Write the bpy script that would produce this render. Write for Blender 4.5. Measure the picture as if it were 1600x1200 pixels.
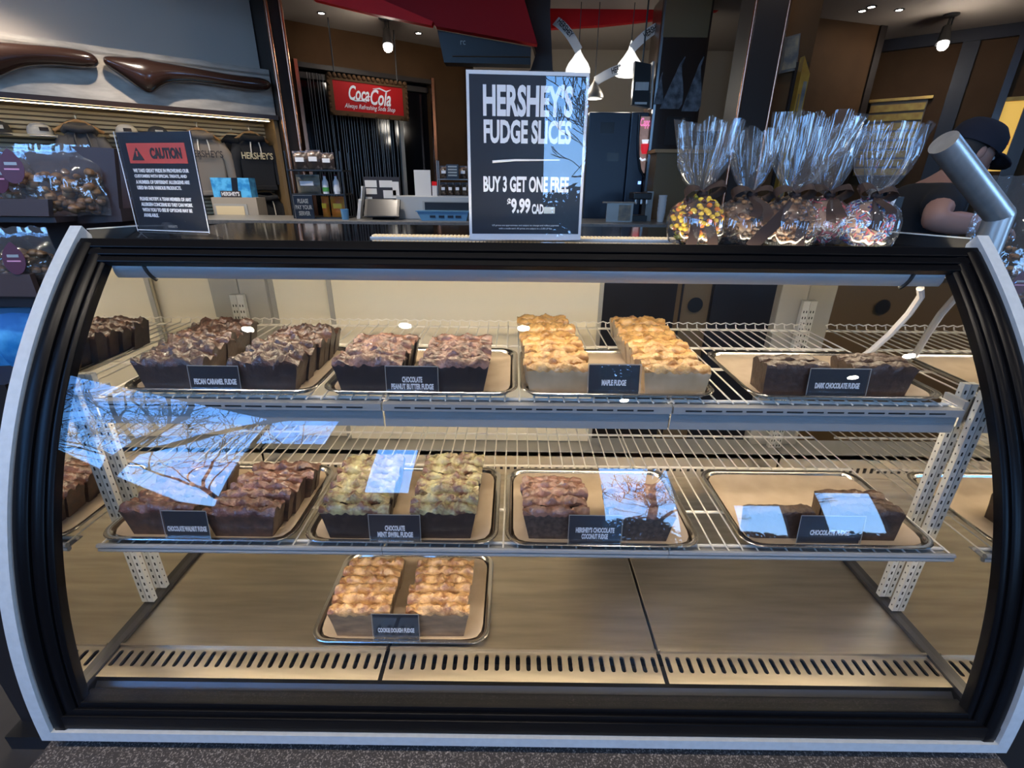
import bpy, bmesh, math, random
from mathutils import Vector, Matrix, noise

for o in list(bpy.data.objects):
    bpy.data.objects.remove(o)
sc = bpy.context.scene
COL = sc.collection
R = math.radians
rnd = random.Random(7)

# ------------------------------------------------------------------ camera, world, exposure
cam_d = bpy.data.cameras.new('camera')
cam_d.sensor_width = 36.0
cam_d.lens = 751.0 / 1600.0 * 36.0
cam_d.clip_start = 0.02
cam_d.clip_end = 200
cam = bpy.data.objects.new('camera', cam_d)
COL.objects.link(cam)
cam.location = (-.023, -.546, .767)
cam.rotation_euler = (Matrix.Rotation(R(.133), 3, 'Z') @ Matrix.Rotation(R(90 - 22.667), 3, 'X')
                      @ Matrix.Rotation(R(.6), 3, 'Z')).to_euler()
sc.camera = cam
sc.view_settings.view_transform = 'Standard'
sc.view_settings.look = 'None'
sc.view_settings.gamma = 1.0
sc.view_settings.use_curve_mapping = False
sc.view_settings.exposure = 0.0
sc.cycles.max_bounces = 9
sc.cycles.diffuse_bounces = 3
sc.cycles.transparent_max_bounces = 14
SKY = 15.0
LED = 30.0
SHELF_FILL = 44.0  # strength of the strips added under the shelves
SPOT = 55.0

world = bpy.data.worlds.new('sky')
sc.world = world
world.use_nodes = True
wn = world.node_tree.nodes
wl = world.node_tree.links
for n in list(wn):
    wn.remove(n)
wo = wn.new('ShaderNodeOutputWorld')
wb = wn.new('ShaderNodeBackground')
wt = wn.new('ShaderNodeTexCoord')
ws = wn.new('ShaderNodeSeparateXYZ')
wr = wn.new('ShaderNodeValToRGB')
wr.color_ramp.elements[0].position = 0.0
wr.color_ramp.elements[0].color = (.30, .55, .94, 1)
wr.color_ramp.elements[1].position = .75
wr.color_ramp.elements[1].color = (.08, .28, .88, 1)
e_ = wr.color_ramp.elements.new(.30)
e_.color = (.15, .42, .93, 1)
wl.new(wt.outputs['Generated'], ws.inputs[0])
wl.new(ws.outputs['Z'], wr.inputs[0])
wl.new(wr.outputs[0], wb.inputs[0])
wb.inputs[1].default_value = SKY
wl.new(wb.outputs[0], wo.inputs[0])


def portal(name, loc, rot, sx, sy):
    l = bpy.data.lights.new(name, 'AREA')
    l.shape = 'RECTANGLE'
    l.size = sx
    l.size_y = sy
    l.cycles.is_portal = True
    o = bpy.data.objects.new(name, l)
    COL.objects.link(o)
    o.location = loc
    o.rotation_euler = rot
    return o


# ------------------------------------------------------------------ materials
M = {}


def mat(name, col, rough=.5, metal=0.0, col2=None, scale=20, detail=4, bump=0.0, bscale=None, coat=0.0,
        coat_rough=.1, emit=None, estr=0.0, ramp=(.35, .65), spec=.5, stretch=None, sheen=0.0, bdist=.002):
    m = bpy.data.materials.new(name)
    m.use_nodes = True
    nt = m.node_tree
    b = nt.nodes['Principled BSDF']
    b.inputs['Roughness'].default_value = rough
    b.inputs['Metallic'].default_value = metal
    b.inputs['Coat Weight'].default_value = coat
    b.inputs['Coat Roughness'].default_value = coat_rough
    b.inputs['Specular IOR Level'].default_value = spec
    b.inputs['Sheen Weight'].default_value = sheen
    b.inputs['Base Color'].default_value = (*col, 1)
    if emit:
        b.inputs['Emission Color'].default_value = (*emit, 1)
        b.inputs['Emission Strength'].default_value = estr
    if col2 or bump:
        tc = nt.nodes.new('ShaderNodeTexCoord')
        mp = nt.nodes.new('ShaderNodeMapping')
        if stretch:
            mp.inputs['Scale'].default_value = stretch
        nt.links.new(tc.outputs['Object'], mp.inputs[0])
    if col2:
        nz = nt.nodes.new('ShaderNodeTexNoise')
        nz.inputs['Scale'].default_value = scale
        nz.inputs['Detail'].default_value = detail
        rp = nt.nodes.new('ShaderNodeValToRGB')
        rp.color_ramp.elements[0].position = ramp[0]
        rp.color_ramp.elements[1].position = ramp[1]
        rp.color_ramp.elements[0].color = (*col, 1)
        rp.color_ramp.elements[1].color = (*col2, 1)
        nt.links.new(mp.outputs[0], nz.inputs['Vector'])
        nt.links.new(nz.outputs['Fac'], rp.inputs[0])
        nt.links.new(rp.outputs[0], b.inputs['Base Color'])
    if bump:
        nb = nt.nodes.new('ShaderNodeTexNoise')
        nb.inputs['Scale'].default_value = bscale or scale
        nb.inputs['Detail'].default_value = 3
        bp = nt.nodes.new('ShaderNodeBump')
        bp.inputs['Strength'].default_value = bump
        bp.inputs['Distance'].default_value = bdist
        nt.links.new(mp.outputs[0], nb.inputs['Vector'])
        nt.links.new(nb.outputs['Fac'], bp.inputs['Height'])
        nt.links.new(bp.outputs[0], b.inputs['Normal'])
        nt.links.new(bp.outputs[0], b.inputs['Coat Normal'])
    M[name] = m
    return m


def film(name, base=.04, gain=.96, rough=.02, milk=0.0, bump=0.0, bscale=60, tint=(1, 1, 1), stretch=(1, 1, 1)):
    """clear sheet: straight transmission plus a mirror reflection that grows to grazing angles (Schlick)"""
    m = bpy.data.materials.new(name)
    m.use_nodes = True
    nt = m.node_tree
    for n in list(nt.nodes):
        nt.nodes.remove(n)
    N = nt.nodes.new
    L = nt.links.new
    out = N('ShaderNodeOutputMaterial')
    mix = N('ShaderNodeMixShader')
    tr = N('ShaderNodeBsdfTransparent')
    tr.inputs[0].default_value = (*tint, 1)
    gl = N('ShaderNodeBsdfGlossy')
    gl.inputs['Roughness'].default_value = rough
    geo = N('ShaderNodeNewGeometry')
    dot = N('ShaderNodeVectorMath')
    dot.operation = 'DOT_PRODUCT'
    ab = N('ShaderNodeMath')
    ab.operation = 'ABSOLUTE'
    om = N('ShaderNodeMath')
    om.operation = 'SUBTRACT'
    om.inputs[0].default_value = 1.0
    pw = N('ShaderNodeMath')
    pw.operation = 'POWER'
    pw.inputs[1].default_value = 5.0
    ml = N('ShaderNodeMath')
    ml.operation = 'MULTIPLY_ADD'
    ml.inputs[1].default_value = gain
    ml.inputs[2].default_value = base
    ml.use_clamp = True
    L(geo.outputs['Incoming'], dot.inputs[0])
    if bump:
        tc = N('ShaderNodeTexCoord')
        nz = N('ShaderNodeTexNoise')
        nz.inputs['Scale'].default_value = bscale
        nz.inputs['Detail'].default_value = 2
        bp = N('ShaderNodeBump')
        bp.inputs['Strength'].default_value = bump
        bp.inputs['Distance'].default_value = .004
        mp = N('ShaderNodeMapping')
        mp.inputs['Scale'].default_value = stretch
        L(tc.outputs['Object'], mp.inputs[0])
        L(mp.outputs[0], nz.inputs['Vector'])
        L(nz.outputs['Fac'], bp.inputs['Height'])
        L(bp.outputs[0], dot.inputs[1])
        L(bp.outputs[0], gl.inputs['Normal'])
    else:
        L(geo.outputs['Normal'], dot.inputs[1])
    L(dot.outputs['Value'], ab.inputs[0])
    L(ab.outputs[0], om.inputs[1])
    L(om.outputs[0], pw.inputs[0])
    L(pw.outputs[0], ml.inputs[0])
    L(ml.outputs[0], mix.inputs[0])
    if milk:
        df = N('ShaderNodeBsdfDiffuse')
        df.inputs[0].default_value = (.85, .88, .92, 1)
        m2 = N('ShaderNodeMixShader')
        m2.inputs[0].default_value = milk
        L(tr.outputs[0], m2.inputs[1])
        L(df.outputs[0], m2.inputs[2])
        L(m2.outputs[0], mix.inputs[1])
    else:
        L(tr.outputs[0], mix.inputs[1])
    L(gl.outputs[0], mix.inputs[2])
    L(mix.outputs[0], out.inputs[0])
    M[name] = m
    return m


film('glass', .045, .95, 0.0)
film('window_glass', .02, .5, 0.0)
film('acrylic', .07, .9, 0.0, milk=.01)
film('cellophane', .09, .9, .07, milk=.035, bump=.6, bscale=52, stretch=(1, 1, .18))
film('bag_film', .09, .9, .07, milk=.04, bump=.8, bscale=34)
mat('black_trim', (.004, .004, .005), .32, spec=.16)
mat('black_plastic', (.012, .012, .013), .4)
mat('silver_strip', (.60, .625, .63), .45, 0, (.55, .575, .58), 90)
mat('mirror', (.80, .79, .76), .025, 1.0)
mat('steel', (.62, .56, .465), .31, 1.0, (.47, .42, .345), 14, 6, bump=.25, bscale=30, stretch=(.35, 3, 1), bdist=.0006)
mat('steel_lip', (.10, .10, .105), .4, .8)
mat('tray_metal', (.62, .60, .57), .22, 1.0)
mat('wire_coat', (.78, .74, .66), .35)
mat('shelf_paint', (.33, .33, .325), .45)
mat('upright_paint', (.62, .62, .58), .42, .3)
mat('slot_dark', (.01, .01, .01), .7)
mat('housing', (.40, .42, .43), .35, .2)
mat('door_cream', (.72, .66, .52), .5)
mat('door_grey', (.36, .35, .32), .45, .2)
mat('lamp_glow', (1, 1, 1), emit=(1.0, .84, .60), estr=LED)
mat('strip_glow', (.6, .5, .35), emit=(1.0, .74, .42), estr=.45)
mat('added_shelf_glow', (1, 1, 1), emit=(1.0, .82, .56), estr=SHELF_FILL)  # glow of the strips added to brighten the lower tiers
mat('parchment', (.46, .36, .26), .8, 0, (.40, .31, .22), 30, bump=.2, bscale=25)
mat('speckled', (.06, .052, .048), .5, 0, (.62, .54, .47), 380, 2, ramp=(.52, .80))
mat('base_dark', (.02, .015, .013), .5)
mat('card_black', (.010, .013, .022), .35)
mat('card_white', (.74, .75, .78), .5)
mat('sign_white', (.78, .79, .82), .35)
mat('sign_red', (.60, .075, .05), .45)
mat('paper_white', (.70, .68, .65), .7)
mat('tag_sticker', (.55, .60, .60), .5)
mat('red_paint', (.42, .006, .008), .6, spec=.2)
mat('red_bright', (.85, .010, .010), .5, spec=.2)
mat('wall_brown', (.098, .047, .017), .75, 0, (.083, .039, .014), 3, bump=.06, bscale=120, spec=.25)
mat('wall_dark', (.022, .014, .011), .5)
mat('wall_beige', (.30, .26, .21), .75)
mat('wall_grey', (.56, .49, .42), .75)
mat('wall_silver', (.44, .39, .33), .45, .3, (.62, .56, .48), 9, 6, bump=.6, bscale=14, stretch=(.6, 1, 2.2))
mat('slat', (.62, .50, .30), .6)
mat('ceiling_paint', (.34, .29, .25), .8)
mat('ceiling_front', (.16, .13, .11), .8)
mat('floor_tile', (.05, .045, .042), .35, 0, (.07, .062, .055), 6)
mat('copper', (.62, .30, .19), .25, 1.0)
mat('column_brown', (.035, .018, .012), .3, coat=.5)
mat('chocolate_gloss', (.034, .016, .012), .22, coat=.7, coat_rough=.12)
mat('glass_black', (.006, .006, .008), .08)
mat('navy_steel', (.035, .05, .075), .35)
mat('counter_stone', (.12, .12, .115), .3, 0, (.18, .17, .16), 40)
mat('cabinet_white', (.42, .43, .43), .5)
mat('wood', (.50, .28, .12), .5)
mat('wood_panel', (.20, .125, .055), .5)
mat('gold', (.55, .32, .05), .4, .4, (.42, .20, .03), 12)
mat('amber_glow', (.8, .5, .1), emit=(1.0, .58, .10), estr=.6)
mat('bulb', (1, 1, 1), emit=(1.0, .93, .84), estr=SPOT)
mat('led_strip', (1, 1, 1), emit=(1.0, .76, .42), estr=20.0)
mat('lamp_white', (.85, .84, .82), .4, emit=(1, .97, .92), estr=1.0)
mat('lamp_grey', (.25, .23, .21), .3, .6)
mat('stainless', (.66, .64, .61), .34, .7, (.58, .56, .53), 60, 2, stretch=(1, 1, .05))
mat('ribbon', (.040, .024, .020), .6, spec=.25)
mat('skin', (.42, .22, .165), .55)
mat('shirt', (.012, .012, .015), .85)
mat('cap_navy', (.014, .015, .028), .9)
mat('hair', (.02, .012, .008), .6)
mat('fleece_black', (.012, .013, .017), .95)
mat('fleece_grey', (.20, .17, .145), .95)
mat('fleece_dark', (.075, .07, .07), .95)
mat('cap_white', (.60, .58, .55), .8)
mat('cap_dark', (.05, .05, .055), .8)
mat('pink', (.75, .33, .48), .6)
mat('cord_white', (.72, .68, .62), .6)
mat('print_gold', (.55, .47, .30), .7)
mat('print_dark', (.03, .025, .03), .7)
mat('bag_blue', (.02, .22, .55), .4, 0, (.10, .45, .80), 14, ramp=(.4, .55))
mat('plastic_blue', (.10, .25, .42), .35)
mat('display_brown', (.060, .036, .033), .45)
mat('display_lip', (.085, .058, .055), .42)
mat('maroon', (.085, .008, .022), .5)
mat('popcorn', (.36, .20, .085), .45, 0, (.16, .07, .03), 30, coat=.3)
mat('nuts', (.17, .10, .05), .45, 0, (.06, .03, .018), 35, coat=.3)
mat('apple_caramel', (.17, .075, .028), .35, 0, (.06, .024, .012), 60, bump=.6, bscale=70, coat=.4)
mat('apple_dark', (.08, .04, .02), .35, 0, (.16, .08, .035), 55, bump=.6, bscale=60, coat=.4)
mat('apple_pale', (.38, .25, .19), .4, 0, (.22, .12, .08), 30, coat=.3)
mat('candy_yellow', (.80, .52, .04), .25)
mat('candy_orange', (.78, .20, .02), .25)
mat('candy_brown', (.09, .03, .02), .25)
mat('sprinkle_white', (.75, .72, .70), .4)
mat('sprinkle_blue', (.18, .42, .75), .4)
mat('sprinkle_red', (.65, .10, .14), .4)
mat('sprinkle_navy', (.04, .05, .22), .4)
mat('bottle_green', (.10, .35, .08), .2)
mat('chip_orange', (.70, .14, .02), .35, 0, (.55, .30, .03), 10, coat=.4)
mat('chip_dark', (.05, .035, .03), .3, 0, (.35, .25, .20), 26, ramp=(.52, .66), coat=.5)
mat('chip_tan', (.30, .24, .15), .4, 0, (.10, .10, .10), 12, coat=.4)
mat('screen_dark', (.02, .021, .026), .25)
mat('neon_pink', (.8, .3, .5), emit=(1.0, .25, .55), estr=.9)
mat('graphic_glow', (.5, .3, .25), .5, 0, (.10, .05, .04), 9, emit=(.45, .30, .26), estr=.35)
mat('graphic_red', (.6, .02, .03), emit=(.9, .03, .05), estr=.6)
mat('graphic_white', (.9, .9, .9), emit=(.8, .9, 1.0), estr=.8)
mat('splash', (.22, .23, .25), .6, 0, (.06, .06, .065), 16)
mat('bark', (.055, .040, .032), .9)
mat('leaf_green', (.012, .03, .012), .7)
mat('pavement', (.22, .22, .22), .9)
mat('led_dot', (1, .8, .3), emit=(.2, .4, 1), estr=2.0)
# fudge: (cut face, crust)
mat('pecan_cut', (.030, .017, .013), .5, 0, (.052, .030, .021), 60, bump=.5, bscale=90, coat=.45, coat_rough=.12)
mat('pecan_top', (.025, .011, .008), .40, 0, (.115, .050, .030), 65, bump=.9, bscale=320, coat=.9, coat_rough=.08, bdist=.0016, ramp=(.36, .64))
mat('peanut_cut', (.020, .013, .012), .5, 0, (.030, .019, .016), 60, bump=.3, bscale=60, coat=.25)
mat('peanut_top', (.085, .036, .024), .38, 0, (.30, .145, .095), 75, bump=.9, bscale=320, coat=.9, coat_rough=.08, bdist=.0016, ramp=(.36, .62))
mat('maple_cut', (.46, .34, .21), .5, 0, (.38, .27, .15), 30, bump=.25, bscale=60, coat=.25)
mat('maple_top', (.33, .140, .030), .36, 0, (.60, .35, .12), 58, bump=.9, bscale=320, coat=.8, coat_rough=.09, bdist=.0016, ramp=(.34, .60))
mat('dark_cut', (.035, .019, .014), .5, 0, (.062, .033, .022), 80, bump=.8, bscale=110, coat=.35, coat_rough=.2)
mat('dark_top', (0.0480, 0.0224, 0.0136), .45, 0, (0.0840, 0.0416, 0.0240), 50, bump=.9, bscale=320, coat=.8, coat_rough=.10, bdist=.0016)
mat('walnut_cut', (.045, .024, .018), .5, 0, (.09, .045, .030), 70, bump=.6, bscale=80, coat=.5, coat_rough=.12)
mat('walnut_top', (.045, .017, .012), .4, 0, (.17, .070, .046), 62, bump=.9, bscale=320, coat=.9, coat_rough=.08, bdist=.0016, ramp=(.36, .62))
mat('mint_cut', (.022, .015, .014), .5, 0, (.050, .032, .028), 45, bump=.3, bscale=60, coat=.3, ramp=(.5, .75))
mat('mint_top', (.13, .055, .035), .42, 0, (.37, .335, .165), 60, bump=.8, bscale=320, coat=.7, coat_rough=.10, bdist=.0014, ramp=(.40, .60))
mat('coconut_cut', (.040, .026, .021), .6, 0, (.085, .060, .048), 130, bump=.7, bscale=160, coat=.15)
mat('coconut_top', (.10, .045, .030), .38, 0, (.26, .125, .085), 60, bump=.8, bscale=320, coat=.9, coat_rough=.08, bdist=.0014, ramp=(.34, .62))
mat('cookie_cut', (.30, .20, .115), .5, 0, (.16, .10, .06), 26, bump=.4, bscale=50, coat=.15, stretch=(1, 1, 3))
mat('cookie_top', (.22, .085, .030), .4, 0, (.54, .325, .135), 62, bump=.9, bscale=320, coat=.9, coat_rough=.08, bdist=.0016, ramp=(.36, .60))


# ------------------------------------------------------------------ helpers
class MB:
    def __init__(s):
        s.v = []
        s.f = []
        s.mi = []
        s.k = 0

    def add(s, vs, fs):
        o = len(s.v)
        s.v += [tuple(v) for v in vs]
        for f in fs:
            s.f.append([i + o for i in f])
            s.mi.append(s.k)
        return s

    def box(s, x0, x1, y0, y1, z0, z1):
        vs = [(x, y, z) for z in (z0, z1) for y in (y0, y1) for x in (x0, x1)]
        return s.add(vs, [(0, 2, 3, 1), (4, 5, 7, 6), (0, 1, 5, 4), (2, 6, 7, 3), (0, 4, 6, 2), (1, 3, 7, 5)])

    def tube(s, pts, r, seg=8, cap=True):
        pts = [Vector(p) for p in pts]
        n = len(pts)
        rs = r if isinstance(r, (list, tuple)) else [r] * n
        up = None
        rings = []
        for i, p in enumerate(pts):
            t = (pts[min(i + 1, n - 1)] - pts[max(i - 1, 0)])
            t = t.normalized() if t.length > 1e-9 else Vector((0, 0, 1))
            if up is None:
                a = Vector((0, 0, 1)) if abs(t.z) < .9 else Vector((1, 0, 0))
                up = (a - t * a.dot(t)).normalized()
            else:
                up = (up - t * up.dot(t))
                up = up.normalized() if up.length > 1e-6 else Vector((1, 0, 0))
            w = t.cross(up)
            rings.append([p + (up * math.cos(2 * math.pi * k / seg) + w * math.sin(2 * math.pi * k / seg)) * rs[i] for k in range(seg)])
        vs = [v for r_ in rings for v in r_]
        fs = []
        for i in range(n - 1):
            for k in range(seg):
                a = i * seg + k
                b = i * seg + (k + 1) % seg
                fs.append((a, b, b + seg, a + seg))
        if cap:
            fs.append(tuple(range(seg))[::-1])
            fs.append(tuple((n - 1) * seg + k for k in range(seg)))
        return s.add(vs, fs)

    def prism(s, poly, a0, a1, axis='y'):
        """poly: 2-D outline; axis 'x': (y,z) outline, 'y': (x,z) outline, 'z': (x,y) outline"""
        def P(p, a):
            return {'x': (a, p[0], p[1]), 'y': (p[0], a, p[1]), 'z': (p[0], p[1], a)}[axis]
        n = len(poly)
        vs = [P(p, a0) for p in poly] + [P(p, a1) for p in poly]
        fs = [tuple(range(n))[::-1], tuple(range(n, 2 * n))]
        fs += [(i, (i + 1) % n, n + (i + 1) % n, n + i) for i in range(n)]
        return s.add(vs, fs)

    def lathe(s, prof, seg=20, c=(0, 0, 0), close=False, fn=None):
        vs = []
        for j, (r, z) in enumerate(prof):
            for k in range(seg):
                a = 2 * math.pi * k / seg
                p = (c[0] + r * math.cos(a), c[1] + r * math.sin(a), c[2] + z)
                if fn:
                    p = fn(p, a, j)
                vs.append(p)
        fs = []
        for j in range(len(prof) - 1):
            for k in range(seg):
                a = j * seg + k
                b = j * seg + (k + 1) % seg
                fs.append((a, b, b + seg, a + seg))
        if close:
            fs.append(tuple(range(seg))[::-1])
            fs.append(tuple((len(prof) - 1) * seg + k for k in range(seg)))
        return s.add(vs, fs)

    def ball(s, c, r, seg=8, rings=6, sc=(1, 1, 1), fn=None):
        vs = [(c[0], c[1], c[2] - r * sc[2])]
        for j in range(1, rings):
            th = math.pi * j / rings
            for k in range(seg):
                a = 2 * math.pi * k / seg
                d = (math.sin(th) * math.cos(a), math.sin(th) * math.sin(a), -math.cos(th))
                q = fn(d) if fn else 1
                vs.append((c[0] + r * q * sc[0] * d[0], c[1] + r * q * sc[1] * d[1], c[2] + r * q * sc[2] * d[2]))
        vs.append((c[0], c[1], c[2] + r * sc[2]))
        fs = [(0, 1 + (k + 1) % seg, 1 + k) for k in range(seg)]
        for j in range(rings - 2):
            for k in range(seg):
                a = 1 + j * seg + k
                b = 1 + j * seg + (k + 1) % seg
                fs.append((a, b, b + seg, a + seg))
        e = len(vs) - 1
        fs += [(e, 1 + (rings - 2) * seg + k, 1 + (rings - 2) * seg + (k + 1) % seg) for k in range(seg)]
        return s.add(vs, fs)

    def sweep(s, path, sect, closed=True):
        """path: list of (point, ex, ez); sect: closed outline [(a,b)] in that frame"""
        n = len(sect)
        vs = []
        for p, ex, ez in path:
            for a, b in sect:
                vs.append(Vector(p) + Vector(ex) * a + Vector(ez) * b)
        fs = []
        for i in range(len(path) - 1):
            for k in range(n):
                q = i * n + k
                w = i * n + (k + 1) % n
                fs.append((q, w, w + n, q + n))
        if closed:
            fs.append(tuple(range(n))[::-1])
            fs.append(tuple((len(path) - 1) * n + k for k in range(n)))
        return s.add(vs, fs)

    def mesh(s, name, mats, smooth=False, angle=None):
        me = bpy.data.meshes.new(name)
        me.from_pydata([tuple(v) for v in s.v], [], s.f)
        for m in (mats if isinstance(mats, (list, tuple)) else [mats]):
            me.materials.append(M[m])
        me.polygons.foreach_set('material_index', s.mi)
        bm = bmesh.new()
        bm.from_mesh(me)
        bmesh.ops.recalc_face_normals(bm, faces=bm.faces)
        bm.to_mesh(me)
        bm.free()
        if smooth:
            me.polygons.foreach_set('use_smooth', [True] * len(me.polygons))
            me.set_sharp_from_angle(angle=R(angle or 40))
        me.update()
        return me

    def build(s, name, mats, parent=None, smooth=False, bevel=0, loc=None, angle=None):
        o = bpy.data.objects.new(name, s.mesh(name, mats, smooth, angle))
        COL.objects.link(o)
        if parent:
            o.parent = parent
        if loc:
            o.location = loc
        if bevel:
            b = o.modifiers.new('bevel', 'BEVEL')
            b.width = bevel
            b.segments = 2
            b.limit_method = 'ANGLE'
        return o


def thing(name, label, cat, loc=(0, 0, 0), rotz=0, group=None):
    o = bpy.data.objects.new(name, None)
    o.empty_display_size = .05
    COL.objects.link(o)
    o.location = loc
    o.rotation_euler = (0, 0, rotz)
    return tag(o, label, cat, group)


def tag(o, label, cat, group=None, kind=None):
    if label:
        o['label'] = label
    if cat:
        o['category'] = cat
    if group:
        o['group'] = group
    if kind:
        o['kind'] = kind
    return o


def struct(o):
    o['kind'] = 'structure'
    return o


def copy_tree(o, parent=None):
    c = o.copy()
    COL.objects.link(c)
    c.parent = parent
    for ch in o.children:
        copy_tree(ch, c)
    return c


def tfit(s, w, h, loc, material, parent, bold=.045, rot=(90, 0, 0), shear=0, name='lettering', align='CENTER'):
    """lettering stretched to a given width and cap height"""
    o = text(s, 1.0, loc, material, parent, 1.0, bold, align, shear, rot, name, extrude=.0002)
    xs = [v.co.x for v in o.data.vertices]
    ys = [v.co.y for v in o.data.vertices]
    kx, ky = w / (max(xs) - min(xs)), h / (max(ys) - min(ys))
    ox = min(xs) if align == 'LEFT' else (max(xs) + min(xs)) / 2
    oy = (max(ys) + min(ys)) / 2
    for v in o.data.vertices:
        v.co.x = (v.co.x - ox) * kx
        v.co.y = (v.co.y - oy) * ky
    return o


def text(s, size, loc, material, parent, sx=.6, bold=.02, align='CENTER', shear=0, rot=(90, 0, 0), name='lettering', space=1.0, extrude=0.0002):
    cu = bpy.data.curves.new('lettering', 'FONT')
    cu.body = s
    cu.size = size
    cu.align_x = align
    cu.align_y = 'CENTER'
    cu.offset = bold * size
    cu.shear = shear
    cu.space_character = space
    cu.resolution_u = 3
    cu.extrude = extrude / max(sx, .01)
    t = bpy.data.objects.new('lettering', cu)
    me = bpy.data.meshes.new_from_object(t)
    bpy.data.objects.remove(t)
    bpy.data.curves.remove(cu)
    me.name = 'lettering'
    me.materials.clear()
    me.materials.append(M[material])
    o = bpy.data.objects.new(name, me)
    COL.objects.link(o)
    o.parent = parent
    o.location = loc
    o.rotation_euler = tuple(R(a) for a in rot)
    o.scale = (sx, 1, 1)
    return o


def nz(x, y, z, s=1.0):
    return noise.noise((x * s, y * s, z * s))

# ------------------------------------------------------------------ the room
FZ = -.65          # floor level; the case deck is z = 0
CEIL, HIGH = 2.40, 3.60
struct(MB().box(-9, 9, -4.1, 9, FZ - .1, FZ).build('floor', 'floor_tile'))
struct(MB().prism([(-2.95, -4.1), (6.3, -4.1), (6.3, 3.2), (-8.9, 3.2), (-8.9, 1.6), (-7.65, 1.6)], HIGH, HIGH + .1, 'z').build('ceiling', 'ceiling_front'))
struct(MB().box(-9, -7.4, 1.5, 1.6, FZ, HIGH).build('wall_left_return', 'wall_brown'))  # unseen wall added where daylight leaked into the room
struct(MB().box(6.2, 9, 2.0, 2.1, FZ, HIGH + .1).build('wall_right_return', 'wall_brown'))  # added out of view to stop daylight leaking past the side wall
struct(MB().box(-9, 9, 3.2, 9, CEIL, HIGH + .1).build('ceiling', 'ceiling_paint'))
struct(MB().box(-9, 9, 8.9, 9.0, FZ, CEIL).build('wall_back', 'wall_dark'))
struct(MB().box(8.9, 9, 1.0, 8.9, FZ, HIGH).build('wall_right', 'wall_brown'))
struct(MB().box(-9, -8.9, 0.6, 8.9, FZ, HIGH).build('wall_left', 'wall_brown'))

# the shop front behind the camera: brown wall with glazed openings
WN = [0]


def window(parent, x0, x1, z0, z1, t=.12):
    """pane and frame in the wall's own frame (x along, y through the wall)"""
    WN[0] += 1
    w = struct(MB().box(x0 - .03, x1 + .03, -.02, .0, z0 - .03, z0).box(x0 - .03, x1 + .03, -.02, .0, z1, z1 + .03)
               .box(x0 - .03, x0, -.02, .0, z0, z1).box(x1, x1 + .03, -.02, .0, z0, z1).build('window_%d' % WN[0], 'black_plastic'))
    w.matrix_world = parent
    g = MB().box(x0, x1, t * .45, t * .45 + .008, z0, z1).build('pane', 'window_glass', w)
    c = parent @ Vector(((x0 + x1) / 2, .01, (z0 + z1) / 2))
    nrm = parent.to_3x3() @ Vector((0, -1, 0))
    portal('window_portal', c, nrm.to_track_quat('-Z', 'Y').to_euler(), x1 - x0, z1 - z0)


def glazed_wall(name, origin, ang, length, top, holes, material='wall_brown', t=.03):
    """wall from origin along ang, room on local -y; holes = (x0, x1, z0, z1) in order"""
    m = MB()
    x = 0
    for h in sorted(holes):
        m.box(x, h[0], 0, t, FZ, top)
        m.box(h[0], h[1], 0, t, FZ, h[2])
        m.box(h[0], h[1], 0, t, h[3], top)
        x = h[1]
    m.box(x, length, 0, t, FZ, top)
    o = struct(m.build(name, material))
    mw = Matrix.Translation((*origin, 0)) @ Matrix.Rotation(R(ang), 4, 'Z')
    o.matrix_world = mw
    for h in holes:
        window(mw, *h, t=t)
    return o


# room is on local -y, so the front walls run right to left
glazed_wall('wall_front', (9, -4.0), 180, 11.9, HIGH,
            [(11.10, 11.89, 2.62, 3.40), (10.05, 10.50, 1.35, 2.50), (7.40, 8.12, .12, 2.05), (6.38, 6.85, .42, 1.15), (5.43, 6.0, .5, 1.48)])
glazed_wall('wall_front_left', (-2.9, -4.0), 130, 7.2, HIGH, [(.01, 2.75, .85, 3.40)])
# added dark sheet masking the lower window, standing for shop fixtures in front
o = struct(MB().prism([(0, .5), (0, .95), (.35, 1.02), (.8, 1.35), (1.6, 1.95), (2.9, 2.05), (2.9, .5)], -.10, -.06, 'y').build('sky_mask', 'wall_dark'))
o.matrix_world = Matrix.Translation((-2.9, -4.0, 0)) @ Matrix.Rotation(R(130), 4, 'Z')
# unseen side wall; its window is added for daylight from the right
glazed_wall('wall_right_front', (6.2, 2.0), 270, 6.0, HIGH, [(3.3, 4.4, -.2, 2.2)])

# downlights seen or mirrored, plus unseen ones added to brighten the back and aisle
def downlight(x, y, z, label, r=.045, watt=0, group='recessed ceiling downlights'):
    t = thing('ceiling_downlight', label, 'ceiling light', (x, y, z), 0, group)
    MB().lathe([(r + .016, 0), (r + .016, -.006), (r, -.008), (r, 0)], 20).build('ring', 'black_plastic', t)
    MB().lathe([(r, -.004), (r, -.001)], 20, close=True).build('lens', 'bulb', t)
    if watt:
        l = bpy.data.lights.new('downlight', 'SPOT')
        l.energy = watt
        l.color = (1, .88, .74)
        l.spot_size = R(130)
        l.spot_blend = .8
        l.shadow_soft_size = .05
        lo = bpy.data.objects.new('downlight_beam', l)
        COL.objects.link(lo)
        lo.parent = t
        lo.location = (0, 0, -.012)
    return t


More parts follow.
